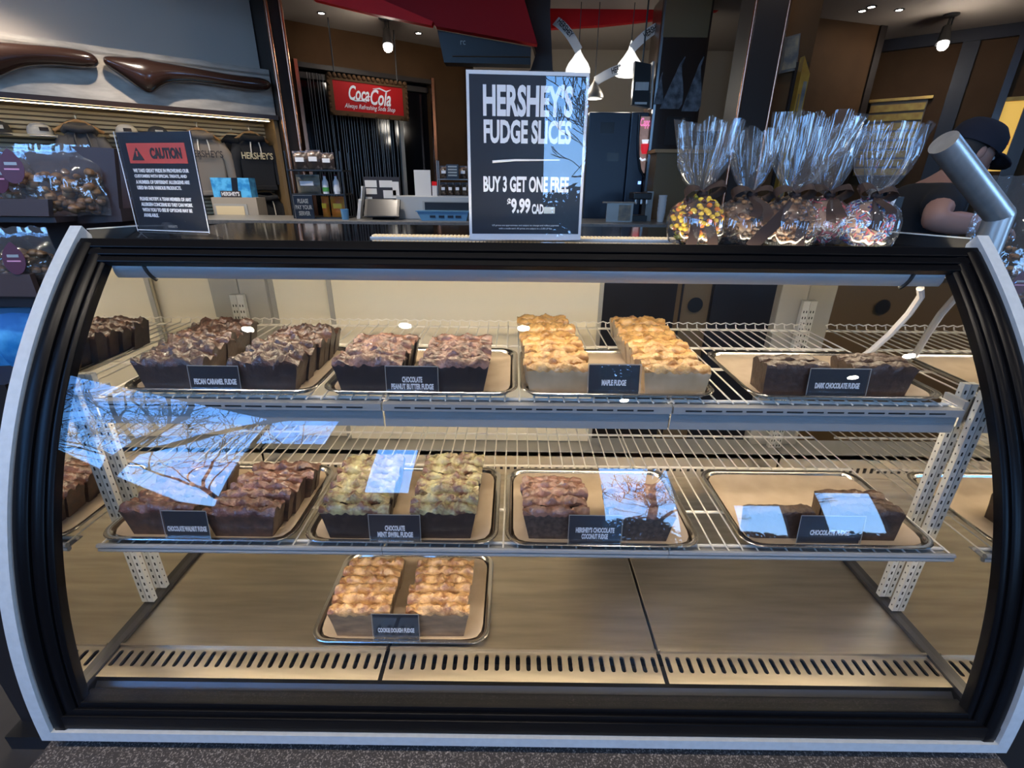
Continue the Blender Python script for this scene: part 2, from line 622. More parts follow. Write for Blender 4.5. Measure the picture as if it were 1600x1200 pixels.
for x, y, wt_, lab in ((-.94, -1.18, 170, 'mirrored as a white dot above the peanut butter fudge'), (.06, -1.21, 170, 'mirrored as a white dot beside the maple fudge'),
                      (1.20, -3.2, 90, 'mirrored as a white dot on the middle of the price rail'), (-2.3, -1.3, 140, 'mirrored as a white dot near the left case post'),
                      (3.55, -1.75, 120, 'mirrored as a spot right of the dark chocolate fudge'), (3.3, -2.35, 20, 'mirrored as a spot on the right end of the price rail'),
                      (-1.6, 2.2, 45, 'added out of view over the staff aisle left'),
                      (1.0, 1.15, 70, 'added out of view over the staff aisle right'), (3.0, 2.4, 8, 'added out of view over the work table right')):  # aisle and table lamps are added fill; the right one lights the work counter
    downlight(x, y, HIGH, 'recessed high ceiling downlight, ' + lab, watt=wt_)
downlight(-2.75, 3.55, CEIL, 'recessed low ceiling downlight added out of view to light the chocolate sculptures', .03, 240)  # added to brighten the grey wall and the sculptures
downlight(-3.9, 3.35, CEIL, 'recessed low ceiling downlight added out of view left of the sculptures', .03, 180)  # added fill for the left end of the same wall
downlight(-1.4, 3.35, CEIL, 'recessed low ceiling downlight added out of view over the back counter', .03, 130)  # added to throw light on the red valance
downlight(1.9, 3.4, CEIL, 'recessed low ceiling downlight added out of view over the copper column', .03, 6)  # weak fill added for the back area
downlight(-2.08, 5.60, CEIL, 'small bright recessed downlight left of the black spot lamp, over the soda sign', .03)
downlight(-1.19, 6.30, CEIL, 'small bright recessed downlight right of the black spot lamp, over the soda sign', .03)
downlight(3.45, 5.25, CEIL, 'upper of the two paired downlights in the beige ceiling at the right', .03)
downlight(3.44, 5.37, CEIL, 'lower of the two paired downlights in the beige ceiling at the right', .03)
downlight(3.78, 5.33, CEIL, 'single recessed downlight next to the paired ones at the right', .03)


def spot_lamp(x, y, label, lean):
    t = thing('ceiling_spot', label, 'spot lamp', (x, y, CEIL), 0, 'black adjustable ceiling spot lamps')
    MB().lathe([(.0, 0), (.07, 0), (.07, -.015), (.05, -.025), (0, -.025)], 18).build('canopy', 'black_plastic', t)
    MB().tube([(0, 0, -.02), (lean * .4, -.02, -.16)], .012).tube([(.03, 0, -.02), (.03 + lean * .3, -.02, -.12)], .008).build('arm', 'black_plastic', t)
    h = MB().tube([(lean * .3, -.01, -.11), (lean * .9, -.07, -.27)], [.035, .06], 16).build('lamp_head', 'black_plastic', t, True)
    MB().ball((lean * .95, -.085, -.285), .048, 14, 10).build('bulb', 'bulb', h, True)
    l = bpy.data.lights.new('spot', 'POINT')
    l.energy = 6
    l.color = (1, .9, .78)
    l.shadow_soft_size = .05
    lo = bpy.data.objects.new('spot_light', l)
    COL.objects.link(lo)
    lo.parent = t
    lo.location = (lean, -.18, -.36)
    return t


spot_lamp(-1.45, 5.75, 'black ceiling spot lamp shining above the red soda sign', .03)
spot_lamp(4.40, 5.45, 'black ceiling spot lamp shining over the brown wall panels at the right', -.06)

# ---- left wall: grey upper wall, silver band, ledge, lit slat niche
LW = Matrix.Translation((-4.006, 3.707, 0)) @ Matrix.Rotation(R(40.25), 4, 'Z')


def wallobj(o, mw):
    o.matrix_world = mw
    return struct(o)


wallobj(MB().box(-3.2, 2.02, .30, .42, 1.72, CEIL).build('wall_left_upper', 'wall_grey'), LW)
wallobj(MB().box(-3.2, 2.02, .02, .30, 1.72, 1.78).box(-3.2, 2.02, .02, .42, 1.37, 1.74).build('wall_left_band', 'wall_silver'), LW)
wallobj(MB().box(-3.2, 2.02, -.06, .42, 1.335, 1.375).build('trim_1', 'column_brown'), LW)
wallobj(MB().box(-3.2, 2.02, .40, .44, FZ, 1.335).box(1.985, 2.02, 0, .42, FZ, 1.335).build('wall_left_niche', 'wood_panel'), LW)
sw = bpy.data.objects.new('slat_wall', None)
COL.objects.link(sw)
sw.matrix_world = LW
tag(sw, 'lit cream slat wall of narrow horizontal boards behind the hanging hoodies', 'slat wall')
sl = MB().box(-3.15, 1.985, .375, .40, 0, .022).mesh('slat', 'slat')
for i in range(26):
    o = bpy.data.objects.new('slat', sl)
    COL.objects.link(o)
    o.parent = sw
    o.location = (0, 0, .40 + i * .036)
t = thing('light_strip', 'warm light strip glowing under the dark ledge above the slat wall', 'light strip')
t.matrix_world = LW
MB().box(-3.1, 1.95, .02, .045, 1.327, 1.335).build('channel', 'black_plastic', t)
MB().box(-3.1, 1.95, .026, .040, 1.3225, 1.327).build('diffuser', 'led_strip', t)

# two flowing chocolate-brown wall sculptures
def sculpture(label, pts, rs):
    m = MB()
    seg, n = 16, len(pts)
    vs = []
    for (x, z), (rx, rz) in zip(pts, rs):
        for k in range(seg):
            a = 2 * math.pi * k / seg
            vs.append((x, -.07 + .10 * math.cos(a) * (rz / .1) ** .5, z + .012 + 1.22 * rz * math.sin(a)))
    fs = [(i * seg + k, i * seg + (k + 1) % seg, (i + 1) * seg + (k + 1) % seg, (i + 1) * seg + k) for i in range(n - 1) for k in range(seg)]
    fs += [tuple(range(seg)), tuple((n - 1) * seg + k for k in range(seg))]
    m.add(vs, fs)
    o = m.build('wall_sculpture', 'chocolate_gloss', None, True, angle=80)
    s = o.modifiers.new('sub', 'SUBSURF')
    s.levels = s.render_levels = 2
    o.matrix_world = LW
    tag(o, label, 'wall sculpture', 'flowing chocolate-brown sculptures on the silver wall band')


sculpture('glossy brown drip-shaped wall sculpture beside the copper column, drooping near its left end',
          [(.70, 1.655), (.72, 1.65), (.80, 1.625), (.90, 1.59), (.96, 1.575), (1.02, 1.585), (1.10, 1.615), (1.25, 1.63), (1.45, 1.625), (1.65, 1.615), (1.85, 1.615), (1.95, 1.62), (1.99, 1.625)],
          [(0, .012), (0, .035), (0, .06), (0, .095), (0, .115), (0, .10), (0, .068), (0, .052), (0, .047), (0, .046), (0, .052), (0, .045), (0, .012)])
sculpture('glossy brown drip-shaped wall sculpture running off the left edge of the picture',
          [(-.62, 1.60), (-.6, 1.60), (-.4, 1.60), (-.2, 1.58), (-.05, 1.56), (.06, 1.575), (.16, 1.61), (.30, 1.635), (.45, 1.645), (.57, 1.645), (.64, 1.645), (.67, 1.645)],
          [(0, .012), (0, .05), (0, .07), (0, .09), (0, .105), (0, .095), (0, .07), (0, .057), (0, .055), (0, .055), (0, .045), (0, .012)])

# the copper edged column at the end of the left wall
t = thing('copper_column', 'dark column edged with two copper pipes at the end of the hoodie wall', 'column')
t.matrix_world = LW
MB().box(2.03, 2.19, -.10, .42, FZ, CEIL).build('shaft', 'wall_dark', t)
MB().box(2.02, 2.20, -.13, .44, FZ, FZ + .12).build('plinth', 'wall_dark', t)
for x in (2.045, 2.175):
    MB().tube([(x, -.115, FZ + .12), (x, -.115, CEIL)], .02, 12).build('copper_pipe', 'copper', t, True)

# ---- the wall with the soda sign
CW = Matrix.Translation((-2.65, 5.79, 0)) @ Matrix.Rotation(R(36.2), 4, 'Z')
wallobj(MB().box(-.5, .14, 0, .2, FZ, CEIL).box(1.86, 3.4, 0, .2, FZ, CEIL).box(.14, 1.86, 0, .2, 2.02, CEIL).build('wall_soda', 'wall_brown'), CW)
wallobj(MB().box(.14, 1.86, .16, .2, FZ, 2.02).build('window_20', 'glass_black'), CW)
wallobj(MB().box(.12, .16, -.03, .02, FZ, 2.04).box(1.84, 1.88, -.03, .02, FZ, 2.04).build('trim_2', 'copper'), CW)
wallobj(MB().box(.16, 1.84, -.02, .10, 1.97, 2.02).box(.16, 1.84, .08, .12, 1.88, 1.94).build('trim_3', 'wall_dark'), CW)
o = MB()
for i in range(30):
    x = .26 + i * (1.30 - .26) / 29 + rnd.uniform(-.008, .008)
    y = .02 + rnd.uniform(-.02, .02)
    o.tube([(x, y, .15), (x + rnd.uniform(-.004, .004), y, 1.0), (x, y, 1.93)], .0045, 5)
o = o.build('bead_curtain', 'lamp_grey', None, True)
o.matrix_world = CW
tag(o, 'curtain of thin grey hanging strings below the red soda sign', 'curtain', kind='stuff')
t = thing('chrome_post', 'pale upright metal post right of the string curtain', 'post')
t.matrix_world = CW
MB().box(1.36, 1.41, 0, .05, FZ, 1.93).build('shaft', 'door_grey', t)
MB().box(1.33, 1.44, -.02, .07, FZ, FZ + .03).build('foot', 'door_grey', t)

t = thing('soda_sign', 'red lit soda sign with white script in a scalloped brown frame', 'sign')
t.matrix_world = CW @ Matrix.Translation((0, -.40, 0))
fr = MB()
x0, x1, z0, z1 = .35, 1.31, 1.47, 1.87
fr.box(x0, x1, 0, .05, z0, z0 + .05).box(x0, x1, 0, .05, z1 - .05, z1).box(x0, x0 + .06, 0, .05, z0, z1).box(x1 - .06, x1, 0, .05, z0, z1)
for i in range(17):
    fr.ball((x0 + .03 + i * (x1 - x0 - .06) / 16, .0, z1 - .005), .026, 8, 6)
    if i % 3 == 0:
        fr.ball((x0 + .03 + i * (x1 - x0 - .06) / 16, .0, z0 + .012), .016, 8, 6)
for i in range(7):
    for x in (x0 + .012, x1 - .012):
        fr.ball((x, 0, z0 + .03 + i * .055), .018, 8, 6)
fr.build('sign_frame', 'wall_brown', t, True)
for x in (.45, 1.2):
    MB().tube([(x, .03, 1.86), (x, .03, 2.4)], .008).build('hanger', 'black_plastic', t)
p = MB().box(x0 + .05, x1 - .05, .012, .04, z0 + .045, z1 - .045).build('sign_panel', 'red_paint', t)
M['red_paint'].node_tree.nodes['Principled BSDF'].inputs['Emission Color'].default_value = (.5, .005, .01, 1)
tfit('Coca', .245, .150, (.705, .008, 1.712), 'sign_white', p, .02, shear=.35)
tfit('Cola', .255, .165, (.965, .008, 1.690), 'sign_white', p, .02, shear=.35)
MB().tube([(.60, .008, 1.645), (.66, .008, 1.632), (.74, .008, 1.64), (.79, .008, 1.628)], [.003, .009, .008, .002], 6).build('swash', 'sign_white', p)
MB().tube([(.88, .008, 1.775), (.96, .008, 1.785), (1.04, .008, 1.76), (1.10, .008, 1.785)], [.003, .009, .008, .002], 6).build('swash', 'sign_white', p)
MB().tube([(.81, .008, 1.69), (.835, .008, 1.69)], .006, 6).build('swash', 'sign_white', p)
tfit('Always Refreshing Soda Shop', .62, .062, (.83, .008, 1.570), 'sign_white', p, .008, shear=.4)

# ---- red valance panels, dark menu box, beam
def slab(name, label, cat, pts, y, th, material, extra=None):
    """flat panel whose outline is given at depth y"""
    o = MB().prism(pts, y, y + th, 'y').build(name, material)
    tag(o, label, cat)
    return o


t = thing('red_valance', 'dark red ceiling valance with its spot-lit lower band coloured brighter red left of the menu box', 'valance')
MB().prism([(-1.30, CEIL), (-1.213, 2.229), (-.764, 2.072), (-.748, 2.05), (.162, 1.923), (.04, 2.24), (.03, CEIL)], 4.62, 4.72, 'y').build('panel', 'red_paint', t)
MB().prism([(-1.95, CEIL), (-1.80, 2.225), (-1.307, 2.128), (-.777, 2.044), (-.764, 2.075), (-1.213, 2.232), (-1.30, CEIL)], 4.58, 4.66, 'y').build('band', 'red_bright', t)  # brighter red puts the spot light on this face into the colour
slab('red_valance', 'dark red ceiling valance behind the pendant lamps, notched at its right end', 'valance',
     [(.20, CEIL), (.30, 2.235), (.85, 2.265), (1.30, 2.31), (2.17, 2.42), (2.13, CEIL + .02)], 5.4, .08, 'red_paint')
t = thing('menu_screen', 'black hanging menu box under the dark red valance', 'menu board')
MB().prism([(-.75, 2.05), (.108, 1.925), (.108, 1.79), (-.70, 1.80)], 4.74, 4.90, 'y').build('body', 'black_plastic', t)
MB().box(-.62, .10, 4.73, 4.74, 1.845, 1.852).build('edge_strip', 'wall_brown', t)
text('rc', .07, (-.52, 4.735, 1.96), 'door_grey', t, .9, .004)
t = thing('ceiling_beam', 'black slanting beam between the red valances', 'beam')
MB().prism([(.04, CEIL), (.05, 2.24), (.163, 1.92), (.11, 1.78), (.33, 1.775), (.285, 2.24), (.285, CEIL)], 4.95, 5.15, 'y').build('shaft', 'wall_dark', t)
MB().box(.10, .34, 4.93, 5.17, 1.76, 1.78).build('end_cap', 'black_plastic', t)

# ---- far beige wall
struct(MB().box(-.6, 3.6, 7.0, 7.1, FZ, CEIL).build('wall_far', 'wall_beige'))
struct(MB().box(-.6, 3.6, 6.96, 7.0, 1.28, 1.46).build('trim_4', 'wall_dark'))
# ---- right hand walls
AW = Matrix.Translation((2.45, 5.4, 0)) @ Matrix.Rotation(R(16.7), 4, 'Z')
BW = Matrix.Translation((4.39, 6.48, 0)) @ Matrix.Rotation(R(-37.7), 4, 'Z')
wallobj(MB().box(.14, 1.57, 0, .1, FZ, CEIL).build('wall_right_near', 'wall_brown'), AW)
wallobj(MB().box(1.57, 1.66, -.02, .9, FZ, CEIL).build('trim_5', 'wall_dark'), AW)
wallobj(MB().box(-.4, 6.2, 0, .1, FZ, CEIL).build('wall_right_far', 'wall_brown'), BW)
wallobj(MB().box(.80, .95, -.05, .02, FZ, CEIL).build('trim_6', 'wall_dark'), BW)
wallobj(MB().box(-.4, 6.2, -.06, .02, 2.28, CEIL).build('trim_7', 'wall_dark'), BW)
wallobj(MB().box(1.26, 1.33, -.06, .02, FZ, 2.28).build('trim_8', 'column_brown'), BW)
wallobj(MB().box(1.50, 1.62, -.06, .02, FZ, 2.28).build('trim_9', 'column_brown'), BW)
t = thing('gold_shutter', 'golden louvred shutter panel on the brown wall behind the sprinkle bags', 'shutter')
t.matrix_world = BW
MB().box(.08, .64, -.06, -.02, .9, 1.74).build('backing', 'wood_panel', t)
lv = MB().box(.09, .63, -.10, -.06, 0, .075).mesh('slat', 'gold')
for i in range(8):
    o = bpy.data.objects.new('slat', lv)
    COL.objects.link(o)
    o.parent = t
    o.location = (0, 0, .92 + i * .102)
    o.rotation_euler = (R(6), 0, 0)
MB().box(.06, .68, -.12, -.02, 1.735, 1.765).build('cap_rail', 'gold', t)
t = thing('lit_niche', 'amber lit niche with a red item in the brown wall, right of the cap', 'niche')
t.matrix_world = BW
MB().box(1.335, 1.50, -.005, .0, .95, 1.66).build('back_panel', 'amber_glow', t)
MB().box(1.33, 1.505, -.05, 0, 1.66, 1.70).build('head_trim', 'gold', t)
MB().box(1.35, 1.48, -.06, -.01, 1.22, 1.30).build('red_box', 'red_bright', t)

# posts with copper edges right of the dark column
t = thing('copper_column', 'dark square column with copper edge pipes behind the candy bags', 'column', (0, 0, 0))
MB().box(1.66, 1.88, 3.60, 3.9, FZ, CEIL).build('shaft', 'wall_dark', t)
MB().box(1.64, 1.90, 3.58, 3.92, FZ, FZ + .12).build('plinth', 'wall_dark', t)
for x in (1.652, 1.885):
    MB().tube([(x, 3.60, FZ + .12), (x, 3.60, CEIL)], .012, 12).build('copper_pipe', 'copper', t, True)
t = thing('brown_panel', 'brown upright wall panel beside the copper edged column at the right', 'panel')
MB().box(1.93, 2.18, 3.72, 3.80, FZ, CEIL).build('panel_board', 'wall_brown', t)
MB().box(2.06, 2.15, 3.69, 3.72, FZ, 1.62).build('dark_strip', 'wall_dark', t)
t = thing('poster', 'small framed poster on the brown panel above the tall gold frame', 'poster')
MB().prism([(1.945, 1.775), (2.05, 1.80), (2.075, 1.57), (1.945, 1.545)], 3.695, 3.715, 'y').build('frame', 'lamp_grey', t)
MB().prism([(1.958, 1.765), (2.04, 1.785), (2.062, 1.585), (1.958, 1.565)], 3.69, 3.695, 'y').build('print', 'chip_tan', t)
t = thing('tall_screen', 'narrow gold patterned screen standing edge-on beside the brown panel', 'screen')
MB().prism([(2.065, 1.64), (2.13, 1.53), (2.13, FZ), (2.065, FZ)], 3.60, 3.66, 'y').build('board', 'gold', t)
MB().box(2.075, 2.082, 3.594, 3.60, .65, 1.40).build('inner_line', 'wood_panel', t)
MB().box(2.095, 2.12, 3.594, 3.60, .65, 1.48).build('inner_panel', 'chip_tan', t)

# ------------------------------------------------------------------ the display case
PC = [-.0434373, .08214281, .41777446, .1748775, .1983584]


def gy(z):
    return sum(c * z ** i for i, c in enumerate(PC))


def gd(z):
    return sum(i * c * z ** (i - 1) for i, c in enumerate(PC) if i)


def gpath(z0, z1, n, x):
    """points along the curved front with outward normals"""
    out = []
    for i in range(n + 1):
        z = z0 + (z1 - z0) * i / n
        d = gd(z)
        l = math.hypot(1, d)
        out.append(((x, gy(z), z), (1, 0, 0), (0, -1 / l, d / l)))
    return out


case = thing('display_case', 'curved glass refrigerated display case full of fudge trays', 'display case')
HW = .725
# end walls: mirror inside, dark panel outside
for s, nm in ((-1, 'left'), (1, 'right')):
    prof = [(gy(z) + .012, z) for z in [-.10 + i * .04 for i in range(20)]]
    prof = [p for p in prof if p[1] < .665] + [(gy(.66) + .012, .664), (.74, .664), (.74, -.10)]
    a, b = (s * .729, s * .772)
    MB().prism(prof, min(a, b), max(a, b), 'x').build('end_panel', 'black_plastic', case)
    a, b = (s * HW, s * .729)
    inner = [(gy(z) + .014, z) for z in [.0 + i * .04 for i in range(17)]] + [(.70, .64), (.70, 0)]
    MB().prism(inner, min(a, b), max(a, b), 'x').build('mirror_panel', 'mirror', case)
    # black moulding along the curve, with ridges
    for xa, xb, h0, h1 in ((.733, .756, -.02, .006), (.714, .734, -.02, .001), (.704, .715, -.02, -.003)):
        x0, x1 = sorted((s * xa, s * xb))
        sect = [(x0, h0), (x1, h0), (x1, h1 - .003), (x1 - .004, h1), (x0 + .004, h1), (x0, h1 - .003)]
        MB().sweep([((0, p[1], p[2]), e, n) for p, e, n in gpath(-.055, .665, 40, 0)], sect).build('side_moulding', 'black_trim', case, True)
    x0, x1 = sorted((s * .756, s * .776))
    MB().sweep([((0, p[1], p[2]), e, n) for p, e, n in gpath(-.070, .686, 40, 0)], [(x0, -.03), (x1, -.03), (x1, .010), (x0, .010)]).build('silver_edge', 'silver_strip', case, True)
    # floor channel under the mirror
    a, b = sorted((s * HW, s * (HW - .011)))
    MB().box(a, b, -.03, .69, -.002, .007).build('floor_channel', 'steel_lip', case)
    # perforated uprights
    for y in (.146, .181):
        a, b = sorted((s * .7135, s * .7245))
        u = MB().box(a, b, y, y + .010, .012, .472).build('upright', 'upright_paint', case)
        sm = MB()
        for k in range(28):
            z = .022 + k * .0160
            sm.box(s * .719 - .0013, s * .719 + .0013, y - .0004, y + .0004, z, z + .0068)
            sm.box(s * .7133 - .0003, s * .7133 + .0003, y + .0042, y + .0058, z, z + .003)
        sm.build('slot_row', 'slot_dark', u)
    a, b = sorted((s * .708, s * .7245))
    u = MB().box(a, b, .655, .668, .0, .50).build('upright', 'upright_paint', case)
    sm = MB()
    for k in range(30):
        for dx in (-.0035, .0035):
            sm.box(s * .7165 + dx - .0012, s * .7165 + dx + .0012, .6545, .6555, .02 + k * .0155, .026 + k * .0155)
    sm.build('slot_row', 'slot_dark', u)
    # shelf bracket by the upright
    a, b = sorted((s * .704, s * .711))
    MB().box(a, b, .160, .20, .405, .450).build('bracket', 'shelf_paint', case)

# glass pane: two curved faces and edges
gm = MB()
outer = gpath(-.035, .650, 48, 0)
gm.sweep([((0, p[1], p[2]), e, n) for p, e, n in outer], [(-.722, -.012), (.722, -.012), (.722, -.007), (-.722, -.007)])
gm.build('glass_pane', 'glass', case, True, angle=30)

# bottom mouldings
for z0, z1, h0, h1, xx in ((-.050, -.022, -.03, .005, .756), (-.024, -.012, -.03, .001, .73), (-.013, -.002, -.03, -.004, .71)):
    MB().sweep([((0, p[1], p[2]), e, n) for p, e, n in gpath(z0, z1, 2, 0)], [(-xx, h0), (xx, h0), (xx, h1), (-xx, h1)]).build('bottom_moulding', 'black_trim', case, bevel=.002)
MB().sweep([((0, p[1], p[2]), e, n) for p, e, n in gpath(-.070, -.051, 2, 0)], [(-.776, -.03), (.776, -.03), (.776, .010), (-.776, .010)]).build('silver_edge', 'silver_strip', case)
# top mouldings with grooves
for z0, z1, h1 in ((.6605, .673, .003), (.651, .6595, .001), (.642, .650, -.001)):
    MB().sweep([((0, p[1], p[2]), e, n) for p, e, n in gpath(z0, z1, 2, 0)], [(-.756, -.014), (.756, -.014), (.756, h1), (-.756, h1)]).build('top_moulding', 'black_trim', case, bevel=.0015)
# top board
MB().box(-.755, .755, .33, .74, .648, .667).build('top_board', 'glass_black', case)
for s in (-1, 1):
    cheek = [(s * .757, .315), (s * .757, .431), (s * .700, .431)]
    MB().prism(cheek, .667, .6865, 'z').build('top_cheek', 'black_plastic', case)
    MB().prism([(s * .757, .312), (s * .757, .319), (s * .7, .436), (s * .697, .431)], .6865, .6885, 'z').build('silver_edge', 'silver_strip', case)

# lamp: curved housing along the top with a tube hidden behind it
hs = []
for i in range(9):
    a = R(-85 + i * 16)
    hs.append((.296 - .024 * math.cos(a), .628 - .024 * math.sin(a)))
hp = [(y, z) for y, z in hs]
hp2 = [(.296 - .021 * math.cos(R(-85 + i * 16)), .628 - .021 * math.sin(R(-85 + i * 16))) for i in range(9)][::-1]
lamp = MB().prism(hp + hp2, -.70, .70, 'x').build('lamp_housing', 'housing', case, True, angle=50)
MB().tube([(-.67, .296, .6225), (.67, .296, .6225)], .0085, 10).build('lamp_tube', 'lamp_glow', lamp, True)
for s in (-1, 1):
    a, b = sorted((s * .670, s * .700))
    MB().tube([(a, .296, .6225), (b, .296, .6225)], .012, 10).build('socket', 'cord_white', lamp, True)
    pts = [(s * .655, .298 - .026 * math.cos(R(a)), .628 - .026 * math.sin(R(a))) for a in range(-70, 55, 12)]
    pts = [(p[0] - s * .02 * i / len(pts), p[1], p[2]) for i, p in enumerate(pts)]
    MB().tube(pts, .0035, 6).build('clip_band', 'slot_dark', lamp, True)
# white cable drop at the right
cp = [(.680, .29, .606), (.694, .30, .590), (.696, .315, .555), (.690, .335, .510), (.680, .355, .470), (.674, .372, .447)]
MB().tube(cp, .006, 8).build('cable', 'cord_white', case, True)

# deck of three steel panels, grille in front of each
slot_pts = []
sw_, sl_ = .0038, .030
for a in range(0, 181, 45):
    slot_pts.append((sw_ * math.cos(R(a)), sl_ / 2 - sw_ + sw_ * math.sin(R(a))))
for a in range(180, 361, 45):
    slot_pts.append((sw_ * math.cos(R(a)), -sl_ / 2 + sw_ + sw_ * math.sin(R(a))))


def grille_mesh(width, y0, y1, yc, n):
    bm = bmesh.new()
    pitch = width / n
    for i in range(n):
        cx = -width / 2 + pitch * (i + .5)
        o = [bm.verts.new((cx + dx * pitch / 2, y, 0)) for dx, y in ((-1, y0), (1, y0), (1, y1), (-1, y1))]
        q = [bm.verts.new((cx + a, yc + b, 0)) for a, b in slot_pts]
        e = [bm.edges.new((o[k], o[(k + 1) % 4])) for k in range(4)]
        e += [bm.edges.new((q[k], q[(k + 1) % len(q)])) for k in range(len(q))]
        bmesh.ops.triangle_fill(bm, edges=e, use_beauty=True)
        lo = [bm.verts.new((v.co.x, v.co.y, -.004)) for v in q]
        for k in range(len(q)):
            k2 = (k + 1) % len(q)
            bm.faces.new((q[k], q[k2], lo[k2], lo[k]))
    bmesh.ops.remove_doubles(bm, verts=bm.verts, dist=1e-6)
    bmesh.ops.recalc_face_normals(bm, faces=bm.faces)
    for f in bm.faces:
        if abs(f.normal.z) > .9 and f.normal.z < 0:
            f.normal_flip()
    me = bpy.data.meshes.new('grille_panel')
    bm.to_mesh(me)
    bm.free()
    me.materials.append(M['steel'])
    return me


gmesh = grille_mesh(.470, 0, .058, .034, 26)
for cx in (-.4775, 0.0, .4775):
    w = .470
    g = bpy.data.objects.new('grille_panel', gmesh)
    COL.objects.link(g)
    g.parent = case
    g.location = (cx, 0, .003)
    MB().box(cx - w / 2, cx + w / 2, .056, .060, .0, .008).build('grille_edge', 'steel', g, loc=(-cx, 0, -.003))
    MB().box(cx - w / 2 - .0015, cx + w / 2 + .0015, .064, .62, -.012, 0).build('deck_panel', 'steel', case, bevel=.0015)
MB().box(-.72, .72, -.02, .064, -.045, -.035).box(-.72, .72, .060, .066, -.045, -.004).build('vent_trough', 'slot_dark', case)
MB().prism([(-.030, -.03), (-.002, -.004), (-.002, -.045), (-.030, -.045)], -.71, .71, 'x').build('front_lip', 'steel_lip', case)
# case bottom, back wall and sliding doors
MB().box(-.772, .772, -.03, .74, -.10, -.05).build('case_bottom', 'black_plastic', case)
rv = MB().box(-.722, .722, .62, .636, -.01, .075).build('rear_riser', 'steel', case)
sm = MB()
for k in range(72):
    x = -.70 + k * .0196
    sm.box(x - .004, x + .004, .6192, .6205, .018, .034)
sm.build('slot_row', 'slot_dark', rv)
MB().box(-.722, .722, .62, .70, .062, .078).build('rear_sill', 'door_grey', case)
bf = MB()
bf.box(-.722, .722, .672, .70, .575, .648)
bf.box(-.725, -.655, .672, .70, .078, .575).box(.655, .725, .672, .70, .078, .575)
bf.build('rear_frame', 'door_grey', case, bevel=.002)
MB().box(-.655, .655, .664, .672, .560, .575).build('pale_door_rail', 'wire_coat', case)  # pale rail added for the brightly lit line along the door tops
for x0, x1, y in ((-.655, -.165, .690), (-.50, .205, .676)):
    d = MB().box(x0, x1, y, y + .008, .08, .565).build('sliding_door', 'door_cream', case)
    MB().box(x0, x0 + .012, y - .003, y, .08, .565).box(x1 - .010, x1, y - .003, y, .08, .565).build('door_stile', 'door_grey', d)
# stand under the case: speckled ledge and dark cabinet
base = thing('counter_base', 'dark speckled stone ledge and cabinet carrying the display case', 'counter')
MB().box(-.79, .79, -.16, .78, -.125, -.101).build('ledge', 'speckled', base, bevel=.004)
MB().box(-.77, .77, -.08, .74, FZ + .08, -.125).build('cabinet', 'base_dark', base)
MB().box(-.74, .74, -.04, .70, FZ, FZ + .08).build('plinth', 'black_plastic', base)

# light strip lying on the case top
t = thing('light_strip', 'ribbed warm light strip lying along the case top behind the fudge sign', 'light strip', (0, 0, .667))
MB().box(-.30, .30, .41, .436, 0, .003).build('channel', 'silver_strip', t)
sm = MB()
for k in range(80):
    x = -.297 + k * .0074
    sm.box(x, x + .0048, .412, .434, .003, .006)
d = sm.build('diffuser', 'strip_glow', t)


# ------------------------------------------------------------------ shelves
def shelf_section(cx, w, z, y0, y1, tier, label):
    t = thing('wire_shelf', label, 'shelf', (cx, 0, z), 0, 'white wire shelves inside the case')
    m = MB()
    n = int(w / .0245)
    for i in range(n + 1):
        x = -w / 2 + .004 + (w - .008) * i / n
        m.tube([(x, y0 + .004, 0), (x, y1, 0), (x, y1 + .004, .008)], .0015, 5)
    m.build('wire_grid', 'wire_coat', t, True)
    r = MB()
    for y in ((y0 + .02, y0 + .17, y0 + .30, y1 - .005) if tier == 'top' else (y0 + .02, y0 + .11, y0 + .26, y0 + .40, y1 - .005)):
        r.tube([(-w / 2, y, -.0035), (w / 2, y, -.0035)], .0028, 6)
    r.tube([(-w / 2, y1 + .004, .008)] + [(-w / 2 + w * k / 40, y1 + .004, .008 + (.004 if k % 2 else 0)) for k in range(41)], .0014, 5)
    r.build('cross_rods', 'wire_coat', t, True)
    if tier == 'top':
        l = MB().prism([(y0, -.046), (y0, -.016), (y0 - .008, -.014), (y0 - .008, -.002), (y0 + .004, -.002), (y0 + .004, -.046)], -w / 2 + .001, w / 2 - .001, 'x').build('price_rail', 'shelf_paint', t)
        s = MB()
        k = -w / 2 + .02
        while k < w / 2 - .03:
            s.box(k, k + .026, y0 - .0086, y0 - .0078, -.0095, -.0070)
            k += .0325
        s.build('rail_slots', 'slot_dark', l)
        MB().box(-w / 2 + .002, w / 2 - .002, y0 + .002, y0 + .030, -.0085, -.0070).build('added_shield', 'shelf_paint', t)  # added plate keeping the strip's light off the tier above
        MB().box(-w / 2 + .01, w / 2 - .01, y0 + .008, y0 + .016, -.026, -.0225).build('added_shelf_lamp', 'added_shelf_glow', t)  # hidden glowing strip added to light the tier below
    else:
        l = MB().tube([(-w / 2, y0, -.001), (w / 2, y0, -.001)], .0042, 8).tube([(-w / 2, y0 + .001, -.009), (w / 2, y0 + .001, -.009)], .0042, 8).build('front_rail', 'shelf_paint', t, True)
        MB().box(-w / 2 + .002, w / 2 - .002, y0 + .004, y0 + .030, -.0085, -.0070).build('added_shield', 'shelf_paint', t)  # plate added to turn the strip's light downward
        MB().box(-w / 2 + .01, w / 2 - .01, y0 + .008, y0 + .016, -.0115, -.0085).build('added_shelf_lamp', 'added_shelf_glow', t)  # glowing strip added behind the rail to brighten the deck
    return t


